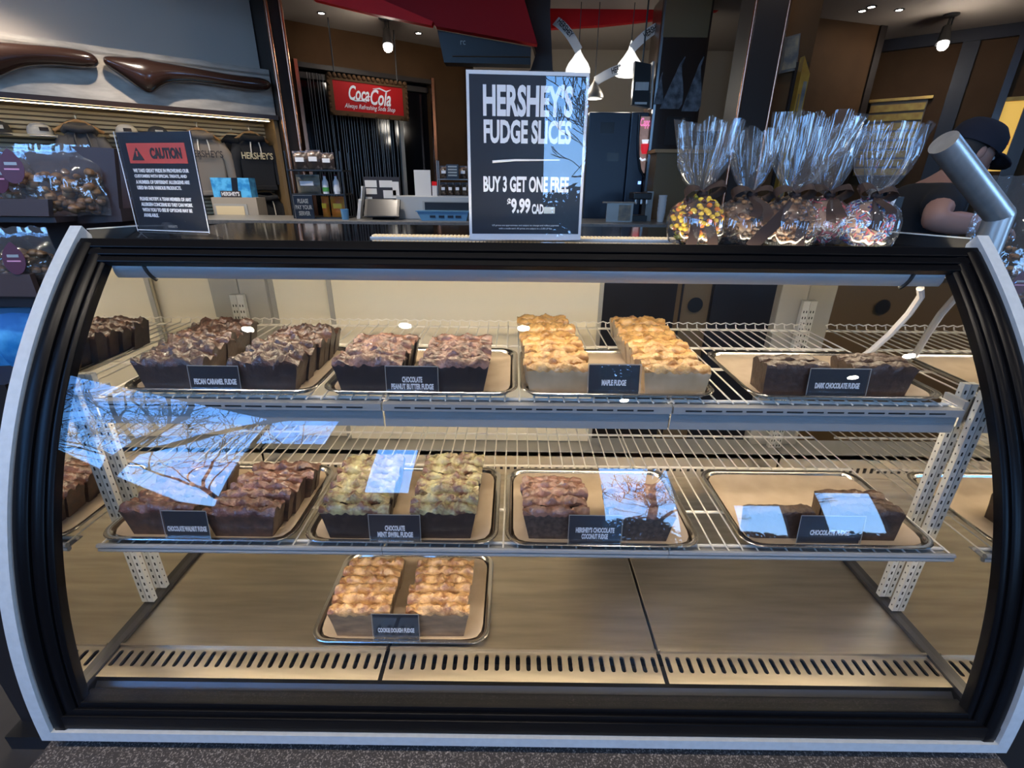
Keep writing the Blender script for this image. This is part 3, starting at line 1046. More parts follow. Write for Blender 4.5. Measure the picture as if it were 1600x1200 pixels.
for cx, nm in ((-.4670, 'left'), (.0, 'middle'), (.4670, 'right')):
    shelf_section(cx, .466, .441, .158, .61, 'top', 'white wire shelf section with a blue-grey price rail, %s third of the upper tier' % nm)
    shelf_section(cx, .466, .214, .074, .60, 'low', 'white wire shelf section with a thin double front rail, %s third of the lower tier' % nm)

# ------------------------------------------------------------------ trays, liners, fudge slices, name cards
def rrect(hx, hy, r, n=6):
    out = []
    for cx, cy, a0 in ((hx - r, hy - r, 0), (-hx + r, hy - r, 90), (-hx + r, -hy + r, 180), (hx - r, -hy + r, 270)):
        for k in range(n + 1):
            a = R(a0 + 90 * k / n)
            out.append((cx + r * math.cos(a), cy + r * math.sin(a)))
    return out


TX, TY = .160, .113
loops = [(.014, .0022), (.012, .003), (.0075, .0175), (.006, .0195), (.003, .021), (.000, .0205), (-.0012, .0185), (.000, .0165), (.003, .016), (.0065, .0155), (.0125, .001), (.014, .0)]
tm = MB()
n_ = 0
for inset, z in loops:
    ring = rrect(TX - inset, TY - inset, .032 - min(inset, .012) * .8)
    n_ = len(ring)
    tm.v += [(x, y, z * .62) for x, y in ring]
for j in range(len(loops) - 1):
    for k in range(n_):
        a = j * n_ + k
        b = j * n_ + (k + 1) % n_
        tm.f.append([a, b, b + n_, a + n_])
        tm.mi.append(0)
tm.f.append(list(range(n_)))
tm.mi.append(0)
tm.f.append(list(range((len(loops) - 1) * n_, len(loops) * n_))[::-1])
tm.mi.append(0)
TRAY = tm.mesh('baking_tray', 'tray_metal', True, 35)


def liner_mesh(seed):
    m = MB()
    nx, ny = 16, 12
    hx, hy = TX - .012, TY - .011
    top, bot = [], []
    for j in range(ny + 1):
        for i in range(nx + 1):
            u, v = -1 + 2 * i / nx, -1 + 2 * j / ny
            e = max(abs(u), abs(v))
            x, y = u * hx, v * hy
            # keep the corners inside the rounded tray
            c = max(0, abs(u) - .82) * max(0, abs(v) - .78)
            x *= 1 - c * 1.6
            y *= 1 - c * 1.6
            z = .0026 + max(0, e - .93) * .075 + .0006 * abs(nz(u * 2, v * 2, seed))
            top.append((x, y, z))
            bot.append((x, y, z - .0005))
    W = nx + 1
    fs = [(j * W + i, j * W + i + 1, (j + 1) * W + i + 1, (j + 1) * W + i) for j in range(ny) for i in range(nx)]
    m.add(top, fs)
    m.add(bot, [f[::-1] for f in fs])
    return m.mesh('parchment_liner', 'parchment', True, 60)


LINERS = [liner_mesh(k * 3.1) for k in range(3)]


def slice_mesh(kind, seed, wt, wb, h, th, lump=1.0):
    """loaf slice: narrow foot, wide lumpy crown; slot 0 cut face, slot 1 crust"""
    m = MB()
    nx = 44
    sect = [(0, 0), (0, .33), (0, .66), (0, .88), (.0, 1.0), (.1, 1.0), (.2, 1.0), (.32, 1.0), (.44, 1.0), (.56, 1.0), (.68, 1.0), (.8, 1.0), (.9, 1.0), (1, 1.0), (1, .88), (1, .5), (1, 0)]
    K = len(sect)
    vs = []
    ph = seed * 7.3
    for i in range(nx + 1):
        u = -1 + 2 * i / nx
        for k, (fy, fz) in enumerate(sect):
            w = wb + (wt - wb) * min(fz, 1)
            x = u * w / 2
            y = (fy - .5) * th
            z = fz * h
            if fz > .95:
                l = math.sin(u * 8.5 + ph + fy * 2.4 + 2.2 * nz(u * 1.7, fy, ph))
                z += lump * (.0022 * l + .0042 * nz(u * 3.3, fy * 1.4, ph + 3) + .0030 * nz(u * 9, fy * 3.5, ph + 9) + .0042 * (.5 - abs(nz(u * 7 + 1.3 * fy, fy * 2.6, ph + 21)) * 2) * (.4 + nz(u * 2, fy, ph + 31)) + .0016 * nz(u * 24, fy * 8, ph + 4)) - .0030 * abs(u) ** 6
                z += lump * (.0085 * math.sin(min(1, .08 + fy * .92) * math.pi) ** .7 - .004)
                y += .0040 * nz(u * 4.5, fz, ph + 5)
                x *= 1 + .012 * nz(fy * 3, ph, 2)
            elif fz > .8:
                z += lump * (.006 * nz(u * 6, 1, ph + 11))
                y += (-.0012 if fy < .5 else .0012) * (1 + nz(u * 5, 2, ph))
            elif 0 < fz:
                y += .0009 * nz(u * 4, fz * 4, ph + (5 if fy else 0))
            vs.append((x, y, z))
    fs, mi = [], []
    for i in range(nx):
        for k in range(K):
            k2 = (k + 1) % K
            a, b = i * K + k, i * K + k2
            fs.append((a, b, b + K, a + K))
            mi.append(1 if (3 <= k <= 13) else 0)
    fs.append(tuple(range(K)))
    mi.append(0)
    fs.append(tuple(nx * K + k for k in range(K))[::-1])
    mi.append(0)
    m.add(vs, fs)
    m.mi = mi
    return m.mesh('fudge_slice', [kind + '_cut', kind + '_top'], True, 55)


VAR = {}
ORD = ['first', 'second', 'third', 'fourth', 'fifth', 'sixth', 'seventh', 'eighth', 'ninth', 'tenth', 'eleventh', 'twelfth']


def slices(kind, word, which, xc, y0, z, n, pitch, wt=.111, wb=.088, h=.054, th=None, dx=0.0, lump=1.0, jit=.0022, yaw=1.5, gaps=(), rest=None):
    """one row of slices standing front to back; each slice is its own object"""
    key = (kind, round(h, 3))
    if key not in VAR:
        VAR[key] = [slice_mesh(kind, 1.0 + k * 2.37, wt, wb, h, (th or pitch * .90), lump) for k in range(5)]
    y = y0
    for i in range(n):
        me = VAR[key][(i * 2 + int(xc * 50)) % 5]
        o = bpy.data.objects.new('fudge_slice', me)
        COL.objects.link(o)
        y = y0 + pitch * (i + .5) + sum(g for k, g in gaps if i >= k)
        o.location = (xc + dx * i + rnd.uniform(-jit, jit) * (i > 0), y, z)
        o.rotation_euler = (R(rnd.uniform(-1.5, 2.0)) * (i > 0), 0, R(rnd.uniform(-yaw, yaw)) * (i > 0))
        s = 1 + rnd.uniform(-.03, .03)
        o.scale = (s, 1, 1 + rnd.uniform(-.05, .05))
        if i == 0:
            lab = '%s fudge slice at the front of the %s row on its tray' % (word, which)
        else:
            lab = '%s fudge slice, %s from the front in the %s row of its tray' % (word, ORD[i], which)
        tag(o, lab, 'fudge slice', '%s fudge slices, %s row' % (word, which))


def tray(cx, cy, z, word, liner=0, rot=0):
    o = bpy.data.objects.new('baking_tray', TRAY)
    COL.objects.link(o)
    o.location = (cx, cy, z)
    o.rotation_euler = (0, 0, R(rot))
    tag(o, 'shallow metal baking tray with rounded corners holding the %s' % word, 'tray', 'metal baking trays in the case')
    p = bpy.data.objects.new('parchment_liner', LINERS[liner])
    COL.objects.link(p)
    p.location = (cx, cy, z)
    p.rotation_euler = (0, 0, R(rot))
    tag(p, 'brown parchment sheet lining the tray of %s' % word, 'parchment', 'parchment sheets on the trays')


def name_card(x0, x1, y, z0, z1, lines, word, lean=6, sx=.46):
    w, h = x1 - x0, z1 - z0
    t = thing('name_card', 'black name card in a clear holder reading %s' % word, 'name card', ((x0 + x1) / 2, y, z0), 0, 'fudge name cards')
    t.rotation_euler = (R(-lean), 0, 0)
    MB().box(-w / 2, w / 2, 0, .0012, 0, h).box(-w / 2, w / 2, .0012, .022, 0, .0012).build('holder', 'acrylic', t)
    c = MB().box(-w / 2 + .002, w / 2 - .002, .0014, .0022, .002, h - .002).build('card', 'card_black', t)
    MB().box(-w / 2, w / 2, -.0004, .0002, h - .0011, h).box(-w / 2, -w / 2 + .0008, -.0004, .0002, 0, h).box(w / 2 - .0008, w / 2, -.0004, .0002, 0, h).build('holder_edge', 'door_grey', t)
    n = len(lines)
    for i, l in enumerate(lines):
        tfit(l, min(w * .86, .0036 * len(l) * sx / .46), .0098, (0, .0009, h * .42 + ((n - 1) / 2 - i) * .0118), 'card_white', c, .045)
    return t


ZT, ZM, ZD = .4430, .2160, .0010
FT, FM, FD = ZT + .0032, ZM + .0032, ZD + .0032
# upper tier
tray(-.505, .276, ZT, 'pecan caramel fudge', 0)
tray(-.176, .276, ZT, 'chocolate peanut butter fudge', 1)
tray(.150, .276, ZT, 'maple fudge', 2)
tray(.524, .276, ZT, 'dark chocolate fudge', 0)
slices('pecan', 'pecan caramel', 'left', -.578, .172, FT, 10, .0255, h=.053, dx=-.004, lump=1.3, jit=.004)
slices('pecan', 'pecan caramel', 'right', -.427, .176, FT, 8, .0255, h=.053, dx=.0, lump=1.3, jit=.003, gaps=((7, .008),))
slices('peanut', 'chocolate peanut butter', 'left', -.258, .173, FT, 7, .0215, h=.053)
slices('peanut', 'chocolate peanut butter', 'right', -.118, .173, FT, 7, .0215, h=.053)
slices('maple', 'maple', 'left', .052, .186, FT, 11, .0275, h=.043, wb=.098, jit=.005, yaw=3, gaps=((3, .012), (7, .018)), dx=-.001)
slices('maple', 'maple', 'right', .245, .184, FT, 12, .0265, h=.043, wb=.098, jit=.003, yaw=2, gaps=((2, .012), (10, .01)), dx=.0005)
slices('dark', 'dark chocolate', 'left', .440, .185, FT, 2, .026, h=.055, wb=.098, lump=.6, wt=.106)
slices('dark', 'dark chocolate', 'right', .585, .188, FT, 3, .022, h=.052, wb=.086, lump=.6, wt=.106)
name_card(-.545, -.463, .166, FT + .001, .494, ['PECAN CARAMEL FUDGE'], 'pecan caramel fudge')
name_card(-.228, -.143, .166, FT + .001, .497, ['CHOCOLATE', 'PEANUT BUTTER FUDGE'], 'chocolate peanut butter fudge')
name_card(.098, .184, .172, FT + .001, .501, ['MAPLE FUDGE'], 'maple fudge', lean=10)
name_card(.455, .553, .174, FT + .001, .498, ['DARK CHOCOLATE FUDGE'], 'dark chocolate fudge')
# lower tier
tray(-.541, .186, ZM, 'chocolate walnut fudge', 1)
tray(-.206, .186, ZM, 'chocolate mint swirl fudge', 2)
tray(.128, .184, ZM, 'chocolate coconut fudge', 0)
tray(.517, .187, ZM, 'last few dark fudge slices', 1)
slices('walnut', 'chocolate walnut', 'left', -.603, .092, FM, 7, .0215, h=.052, lump=1.1, wt=.120, wb=.095)
slices('walnut', 'chocolate walnut', 'right', -.466, .088, FM, 7, .0218, h=.052, lump=1.1, wt=.120, dx=.003, jit=.003, yaw=3)
slices('mint', 'chocolate mint swirl', 'left', -.277, .086, FM, 8, .0215, h=.062, lump=1.15, dx=-.001)
slices('mint', 'chocolate mint swirl', 'right', -.134, .090, FM, 8, .0222, h=.062, lump=1.15)
slices('coconut', 'chocolate coconut', 'left', .050, .094, FM, 5, .0215, h=.056)
slices('coconut', 'chocolate coconut', 'right', .190, .090, FM, 4, .0215, h=.056)
slices('dark', 'plain chocolate', 'left', .423, .104, FM, 1, .024, h=.0551, lump=1.3)
slices('dark', 'plain chocolate', 'right', .570, .102, FM, 3, .0225, h=.0551, lump=1.3, yaw=3)
name_card(-.586, -.512, .076, FM + .001, .279, ['CHOCOLATE WALNUT FUDGE'], 'chocolate walnut fudge', sx=.38)
name_card(-.254, -.170, .078, FM + .001, .275, ['CHOCOLATE', 'MINT SWIRL FUDGE'], 'chocolate mint swirl fudge')
name_card(.069, .156, .077, FM + .001, .279, ["HERSHEY'S CHOCOLATE", 'COCONUT FUDGE'], 'chocolate coconut fudge', sx=.42)
name_card(.446, .552, .087, FM + .001, .276, ['CHOCOLATE FUDGE'], 'chocolate fudge, half hidden by a reflection', sx=.55)
# deck
tray(-.222, .176, ZD, 'cookie dough fudge', 2)
slices('cookie', 'cookie dough', 'left', -.292, .079, FD, 6, .0225, h=.064, lump=1.0, yaw=2.5)
slices('cookie', 'cookie dough', 'right', -.153, .082, FD, 6, .0222, h=.064, lump=1.0)
name_card(-.268, -.184, .069, FD + .001, .068, ['COOKIE DOUGH FUDGE'], 'cookie dough fudge')


# ------------------------------------------------------------------ things on the case top
TOPZ = .667
# fudge price sign
t = thing('fudge_sign', 'tall dark price sign in a white border standing on the case top', 'sign', (-.003, .372, TOPZ), R(4.0))
t.rotation_euler = (R(-2.0), 0, R(4.0))
SWd, SH = .2065, .272
MB().box(-SWd / 2, SWd / 2, 0, .003, .004, SH).box(-SWd / 2 + .03, SWd / 2 - .03, .003, .07, .0, .003).build('holder', 'acrylic', t)
b = MB().box(-SWd / 2 + .0008, SWd / 2 - .0008, .0032, .0045, .004, SH - .0008).build('border', 'sign_white', t)
p = MB().box(-SWd / 2 + .0055, SWd / 2 - .0055, .0029, .0036, .0145, SH - .0065).build('print', 'card_black', t)
def st(s, w, h, x, z, bold=.038):
    return tfit(s, w, h, (x, .0024, z), 'sign_white', p, bold)


# lettering
st("HERSHEY'S", .152, .0485, .001, .2285)
st('FUDGE SLICES', .151, .0365, .001, .1815)
MB().tube([(-.060, .0024, .1345), (-.02, .0024, .1375), (.058, .0024, .1385)], [.0022, .0017, .0008], 6).build('rule', 'sign_white', p)
st('BUY 3 GET ONE FREE', .152, .0260, 0, .0985)
st('$', .0065, .0135, -.0305, .0685)
st('9.99', .0350, .0255, -.0095, .0625)
st('CAD', .0215, .0170, .0215, .0575)
MB().box(.0325, .0525, .0020, .0028, .0500, .0610).build('sticker', 'tag_sticker', p)
st('US prices are approximate and subject to change and reflect payment', .122, .0038, 0, .0290, 0)
st('with a credit card. All prices are subject to a 3.8% LP fee.', .098, .0038, 0, .0235, 0)

# caution sign
t = thing('caution_sign', 'dark caution notice with a red banner in a clear stand on the case top', 'sign', (-.644, .362, TOPZ), 0)
t.rotation_euler = (R(-2), 0, R(-13))
t.scale = (1.17, 1, 1)
cw, ch = .136, .176
MB().box(-cw / 2, cw / 2, 0, .0025, .012, ch).prism([(.0, .012), (.0025, .012), (.03, .002), (.03, 0), (-.022, 0), (-.022, .002)], -cw / 2, cw / 2, 'x').build('stand', 'acrylic', t)
p = MB().box(-cw / 2 + .001, cw / 2 - .001, .0027, .0035, .016, ch - .001).build('print', 'card_black', t)
MB().box(-cw / 2, cw / 2, -.0006, .0, .0135, .0150).box(cw / 2 - .001, cw / 2, -.0006, 0, .012, ch).box(-cw / 2, -cw / 2 + .001, -.0006, 0, .012, ch).build('stand_edge', 'sign_white', t)
bn = MB().box(-.052, .052, .0018, .0026, .126, .158).build('banner', 'sign_red', p)
tfit('CAUTION', .056, .0175, (.0165, .0012, .1420), 'print_dark', bn, .05)
MB().prism([(-.046, .131), (-.024, .131), (-.035, .151)], .0010, .0016, 'y').build('warning_triangle', 'print_dark', bn)
MB().prism([(-.0362, .137), (-.0338, .137), (-.0335, .1455), (-.0365, .1455)], .0006, .0009, 'y').build('exclamation_mark', 'sign_red', bn)
ls = ['WE TAKE GREAT PRIDE IN PROVIDING OUR', 'CUSTOMERS WITH SPECIAL TREATS, AND', 'A NUMBER OF DIFFERENT ALLERGENS ARE', 'USED IN OUR VARIOUS PRODUCTS.', '',
      'PLEASE NOTIFY A TEAM MEMBER OF ANY', 'ALLERGEN CONCERNS SO THEY CAN WORK', 'WITH YOU TO SEE IF OPTIONS MAY BE', 'AVAILABLE.']
for i, l in enumerate(ls):
    if l:
        tfit(l, .0028 * len(l), .0062, (-.050, .0018, .1145 - i * .0093), 'sign_white', p, .04, align='LEFT')
text("HERSHEY'S", .006, (0, .0018, .0215), 'door_grey', p, .6, .01)


# candy apples in tied clear bags
def ribbon_strip(m, pts, w, nrm=None, th=.0006):
    """flat ribbon along pts; w = half width vector per point"""
    vs = []
    for p, h in zip(pts, w):
        p, h = Vector(p), Vector(h)
        q = Vector((0, -th, 0))
        vs += [p - h, p + h, p + h + q, p - h + q]
    fs = []
    for i in range(len(pts) - 1):
        for k in range(4):
            a, b = i * 4 + k, i * 4 + (k + 1) % 4
            fs.append((a, b, b + 4, a + 4))
    fs += [(3, 2, 1, 0), tuple((len(pts) - 1) * 4 + k for k in range(4))]
    m.add(vs, fs)


def candy_bag(x, y, label, core, seed, top_w, top_h, lean=0, cand=None, spr=None, tails=((-.3, 1), (.35, 1))):
    t = thing('candy_apple_bag', label, 'candy apple', (x, y, TOPZ), 0, 'bagged candy apples on the case top')
    r0 = .040
    rr = random.Random(seed)
    core_o = MB().ball((0, 0, .041), r0, 40, 26, (1.02, 1.0, .98), lambda d: 1 + (.03 if (cand or spr) else .10) * nz(*[c * 5 + seed for c in d]) + (.01 if (cand or spr) else .09) * nz(*[c * 12 + seed for c in d])).build('apple', core, t, True)
    if cand:
        for mname in cand:
            m = MB()
            for k in range(62 if len(cand) > 3 else 110):
                th, ph = math.acos(1 - 2 * rr.random()), rr.uniform(0, 2 * math.pi)
                d = Vector((math.sin(th) * math.cos(ph), math.sin(th) * math.sin(ph), math.cos(th)))
                c = d * (r0 + .0015)
                m.ball((c.x, c.y, max(.005, c.z + .041)), .0052 if len(cand) > 3 else rr.uniform(.0028, .0055), 8, 6, (1, 1, .8))
            tag(m.build('candies', mname, core_o, True), None, None, kind='stuff')
    if spr:
        for mname in spr:
            m = MB()
            for k in range(230):
                th, ph = math.acos(1 - 2 * rr.random()), rr.uniform(0, 2 * math.pi)
                d = Vector((math.sin(th) * math.cos(ph), math.sin(th) * math.sin(ph), math.cos(th)))
                a = Vector((rr.uniform(-1, 1), rr.uniform(-1, 1), rr.uniform(-1, 1)))
                a = (a - d * a.dot(d) * .7).normalized() * .0038
                c = d * (r0 + .0015) + Vector((0, 0, .041))
                c.z = max(.004, c.z)
                m.tube([c - a, c + a], .0009, 5)
            tag(m.build('sprinkles', mname, core_o, True), None, None, kind='stuff')
    # bag: pouch, neck, fan
    kz = .086
    prof = [(.030, .001), (.046, .004), (.051, .022), (.050, .045), (.042, .064), (.024, .077), (.009, .083), (.005, kz), (.010, kz + .006),
            (.020, kz + .022), (.028, kz + .045), (.034, kz + .070), (.037, kz + top_h)]

    def crinkle(p, a, j):
        f = 0 if j < 1 else (.10 if j < 5 else (.22 if j < 8 else .46))
        k = 1 + f * (nz(math.cos(a) * 2.4, math.sin(a) * 2.4, j * .35 + seed) + .5 * math.sin(a * 11 + seed + .5 * nz(a, j, seed)))
        px, py, pz = p[0] * k, p[1] * k, p[2]
        if j >= 8:
            q = (j - 7) / 5
            px = px * (1 + (top_w / .037 - 1) * q) + lean * q
            py = py * (1 - .35 * q)
            pz += q * .012 * nz(math.cos(a) * 2, math.sin(a) * 2, seed * 3.1) + q * .006 * math.sin(a * 5 + seed)
        return (px, py, pz)
    MB().lathe(prof, 66, fn=crinkle).build('clear_bag', 'cellophane', t, True, angle=180)
    # bow
    kn = MB().ball((0, -.010, kz), .0085, 12, 8, (1.2, .8, .9)).build('bow_knot', 'ribbon', t, True)
    for s in (-1, 1):
        m = MB()
        pts, ws = [], []
        L = .034 + rr.uniform(-.004, .006)
        up = rr.uniform(.1, .55)
        for k in range(13):
            a = math.pi * 2 * k / 12
            u = (1 - math.cos(a)) / 2
            pts.append((s * L * u, -.012 - .010 * math.sin(a) * u ** .5, kz + L * up * u + .010 * math.sin(a) - .004 * u))
            ws.append((0, .0075 * (.35 + .65 * u), .006 * (.35 + .65 * u)))
        ribbon_strip(m, pts, ws)
        m.build('bow_loop', 'ribbon', t, True)
    for dx, ln in tails:
        m = MB()
        pts, ws = [], []
        for k in range(9):
            u = k / 8
            pts.append((dx * .078 * ln * u + .004 * math.sin(u * 5 + seed), -.014 - .034 * math.sin(u * 1.7), kz - .004 - .080 * ln * u ** 1.15))
            ws.append((.0085 * (.45 + .55 * min(1, u * 3)), -.001, .0085 * dx * .8))
        ribbon_strip(m, pts, ws)
        m.build('ribbon_tail', 'ribbon', t, True)
    return t


candy_bag(.305, .372, 'bagged candy apple covered in yellow and orange candies, leftmost of the bags', 'apple_dark', 3, .046, .112, -.004,
          cand=('candy_yellow', 'candy_orange', 'candy_brown', 'candy_yellow'), tails=((-.32, 1.0), (.18, 1.0)))
candy_bag(.398, .385, 'bagged brown candy apple with its ribbon tail slanting left, second bag from the left', 'apple_dark', 11, .034, .10, -.012, cand=('nuts', 'apple_caramel', 'popcorn'), tails=((-.2, .4), (.5, .5)))
candy_bag(.462, .362, 'bagged nut candy apple with the tallest clear bag top, middle of the row', 'apple_caramel', 19, .060, .122, .018, cand=('popcorn', 'apple_caramel', 'apple_dark'), tails=((-.95, 1.0), (.12, 1.05)))
candy_bag(.545, .400, 'bagged pale caramel candy apple with sparse sprinkles, second bag from the right', 'apple_pale', 27, .040, .108, -.006,
          spr=('sprinkle_white', 'sprinkle_red'), tails=((-.3, .5), (.2, .4)))
candy_bag(.606, .366, 'bagged candy apple coated in blue and white sprinkles, rightmost of the bags', 'apple_pale', 35, .048, .112, .012,
          spr=('sprinkle_white', 'sprinkle_blue', 'sprinkle_navy', 'sprinkle_red'), tails=((-.42, .62), (.1, .3)))
# striped box behind the rightmost bag
t = thing('striped_box', 'small black box with two white stripes beside the rightmost candy bag', 'box', (.700, .46, TOPZ + .023), R(-8))
MB().box(-.03, .03, 0, .03, 0, .060).build('body', 'black_plastic', t)
MB().prism([(-.014, .002), (-.006, .002), (.002, .058), (-.006, .058)], -.002, 0, 'y').build('stripe', 'sign_white', t)
MB().prism([(.002, .002), (.008, .002), (.016, .058), (.010, .058)], -.002, 0, 'y').build('stripe', 'sign_white', t)

# stainless tube rising beside the case at the right
t = thing('steel_post', 'thick brushed steel tube bent toward the left behind the right case end', 'post', (1.0, .55, FZ))
pp = [(.005, .0, .0), (.006, 0, .60), (.008, .0, .800), (.022, .0, .822)]
MB().tube([(.015, 0, 0), (.015, 0, 1.364)], .0255, 24).build('upright_tube', 'stainless', t, True)
MB().tube([(.015, 0, 1.364), (-.178, -.03, 1.500)], .0255, 24).ball((.015, 0, 1.364), .0258, 20, 14).build('bent_tube', 'stainless', t, True, angle=50)
MB().lathe([(.05, 0), (.05, .006), (.03, .012)], 24, (.015, 0, 0), close=True).build('base_flange', 'stainless', t, True)


# ------------------------------------------------------------------ left display of bagged sweets
def treat_bag(x, y, z, w, h, label, filling, seed, rot=0, tagx=0.0, tagz=.4, lean=8):
    t = thing('treat_bag', label, 'bag of sweets', (x, y, z), R(rot), 'clear bags of sweets on the left display')
    t.rotation_euler = (R(-lean), 0, R(rot))
    rr = random.Random(seed)
    m = MB()
    for k in range(95):
        u, v = rr.uniform(-.42, .42), rr.uniform(.03, .60)
        d = .022 * (1 - (2 * u) ** 2 * .5)
        r = rr.uniform(.006, .0105)
        m.ball((u * w, rr.uniform(-d, d), max(r, v * h)), r, 8, 6, (1, .9, .8), lambda q: 1 + .22 * nz(q[0] * 2 + k, q[1] * 2, q[2] * 2))
    tag(m.build('sweets', filling, t, True), None, None, kind='stuff')
    nx, nzv = 16, 12
    f, b = [], []
    for j in range(nzv + 1):
        v = j / nzv
        for i in range(nx + 1):
            u = -1 + 2 * i / nx
            bulge = max(0, 1 - abs(u) ** 3) * max(0, math.sin(min(1, v * 1.25) * math.pi)) ** .6
            x_ = u * w / 2 * (1 - .22 * max(0, v - .62) * 2.2) + .004 * nz(u * 3, v * 3, seed)
            z_ = v * h + .006 * nz(u * 3, v * 4, seed + 7)
            c = .010 * nz(u * 4, v * 4, seed + 3)
            f.append((x_, -.034 * bulge - .001 + c * (bulge > .05), z_))
            b.append((x_, .034 * bulge + .001 + c * (bulge > .05), z_))
    W = nx + 1
    fs = [(j * W + i, j * W + i + 1, (j + 1) * W + i + 1, (j + 1) * W + i) for j in range(nzv) for i in range(nx)]
    MB().add(f, fs).add(b, [q[::-1] for q in fs]).build('clear_bag', 'bag_film', t, True, angle=180)
    pts = []
    for k in range(24):
        a = 2 * math.pi * k / 24
        px, pz = .020 * math.sin(a), .027 * math.cos(a)
        if pz > 0:
            px *= 1 - .55 * (pz / .027) ** 2
            pz *= 1.15
        pts.append((tagx + px, tagz * h + pz))
    l = MB().prism(pts, -.040, -.0392, 'y').build('drop_label', 'maroon', t)
    MB().box(tagx - .010, tagx + .010, -.0406, -.0400, tagz * h + .004, tagz * h + .009).build('label_print', 'door_grey', l)
    MB().box(tagx - .012, tagx + .012, -.0406, -.0400, tagz * h - .004, tagz * h - .0015).build('label_print', 'pink', l)
    return t


disp = thing('sweets_display', 'dark brown stepped display stand of bagged sweets left of the case', 'display stand')
MB().box(-1.35, -.885, .40, .75, .690, .700).build('shelf_board', 'display_brown', disp)
MB().prism([(-1.35, .702), (-.888, .702), (-.880, .731), (-1.35, .735)], .392, .402, 'y').build('shelf_lip', 'display_lip', disp)
MB().box(-1.35, -.905, .36, .75, .556, .566).build('shelf_board', 'display_brown', disp)
MB().box(-1.35, -.925, .352, .362, .560, .602).build('shelf_lip', 'display_lip', disp)
MB().prism([(-1.35, .556), (-.93, .556), (-.93, .535), (-1.35, .535)], .37, .56, 'y').build('sloped_underside', 'display_brown', disp)
MB().prism([(-.858, .823), (-.772, .820), (-.794, .714), (-.878, .708)], .445, .455, 'y').build('side_board', 'display_brown', disp)
MB().prism([(-.878, .706), (-.792, .714), (-.795, .690), (-.885, .685)], .445, .60, 'y').build('shelf_end', 'display_brown', disp)
MB().box(-1.35, -.80, .60, .615, -.60, .82).build('back_panel', 'display_brown', disp)
MB().box(-1.35, -1.0, .30, .60, -.60, .40).build('lower_cabinet', 'base_dark', disp)
MB().box(-1.36, -.98, .26, .62, FZ, -.60).build('plinth', 'black_plastic', disp)
for x, y, z, s in ((-.997, .391, .717, '$8.95'), (-1.04, .351, .583, 'CA$ 10.95')):
    g = MB().box(x - .0125, x + .0125, y - .001, y, z - .009, z + .009).build('price_tag', 'sign_white', disp, bevel=.002)
    text(s, .0085, (x, y - .0014, z), 'print_dark', g, .6, .02)
treat_bag(-.880, .425, .702, .150, .125, 'clear bag of caramel clusters with a maroon drop label, right end of the upper shelf', 'popcorn', 5, 8, -.048, .62)
treat_bag(-1.000, .430, .702, .140, .122, 'clear bag of caramel clusters with a maroon label, left on the upper shelf', 'popcorn', 9, -6, .045, .50)
treat_bag(-1.130, .430, .702, .135, .12, 'clear bag of caramel clusters at the picture edge of the upper shelf', 'popcorn', 15, 0, .0, .5)
treat_bag(-.960, .385, .568, .115, .115, 'clear bag of dark nut clusters with a maroon label, right end of the lower shelf', 'nuts', 21, 4, .012, .48)
treat_bag(-1.072, .388, .568, .115, .112, 'clear bag of dark nut clusters, left on the lower shelf', 'nuts', 25, -4, .03, .34)
for k in range(5):
    x = -1.215 + k * .042
    t = thing('blue_pouch', 'glossy blue foil pouch under the left display shelf, %s' % ('leftmost', 'second from left', 'third from left', 'fourth from left', 'nearest the case')[k], 'pouch', (x, .41, .40), R(12), 'blue foil pouches')
    m = MB()
    vs = []
    for j in range(7):
        v = j / 6
        th = .017 * math.sin(math.pi * min(.97, v + .08)) + .001
        for a, b in ((-1, -1), (0, -1.3), (1, -1), (1, 1), (0, 1.3), (-1, 1)):
            vs.append((a * (.036 + .003 * math.sin(v * 3)), b * th, v * .115))
    fs = [(j * 6 + i, j * 6 + (i + 1) % 6, (j + 1) * 6 + (i + 1) % 6, (j + 1) * 6 + i) for j in range(6) for i in range(6)]
    m.add(vs, fs + [(0, 1, 2, 3, 4, 5), (36, 37, 38, 39, 40, 41)]).build('foil', 'bag_blue', t, True, angle=60)
    MB().box(-.036, .036, -.0035, .0035, .111, .124).build('top_seal', 'plastic_blue', t)
# bagged goods past the right end of the case
t = thing('side_counter', 'dark side counter past the right end of the case', 'counter')
MB().box(1.055, 1.60, .10, .78, .40, .43).build('top', 'glass_black', t)
MB().box(1.08, 1.58, .14, .74, FZ, .40).build('cabinet', 'base_dark', t)
for k, (x, y, z, w, h, f, lab) in enumerate(((1.16, .52, .430, .16, .20, 'nuts', 'crumpled clear bag of dark sweets at the right picture edge below the steel tube'),
                                             (1.22, .70, .430, .20, .37, 'popcorn', 'tall clear bag of sweets at the right picture edge behind the steel tube'))):
    treat_bag(x, y, z, w, h, lab, f, 60 + k, 0, .03, .3)

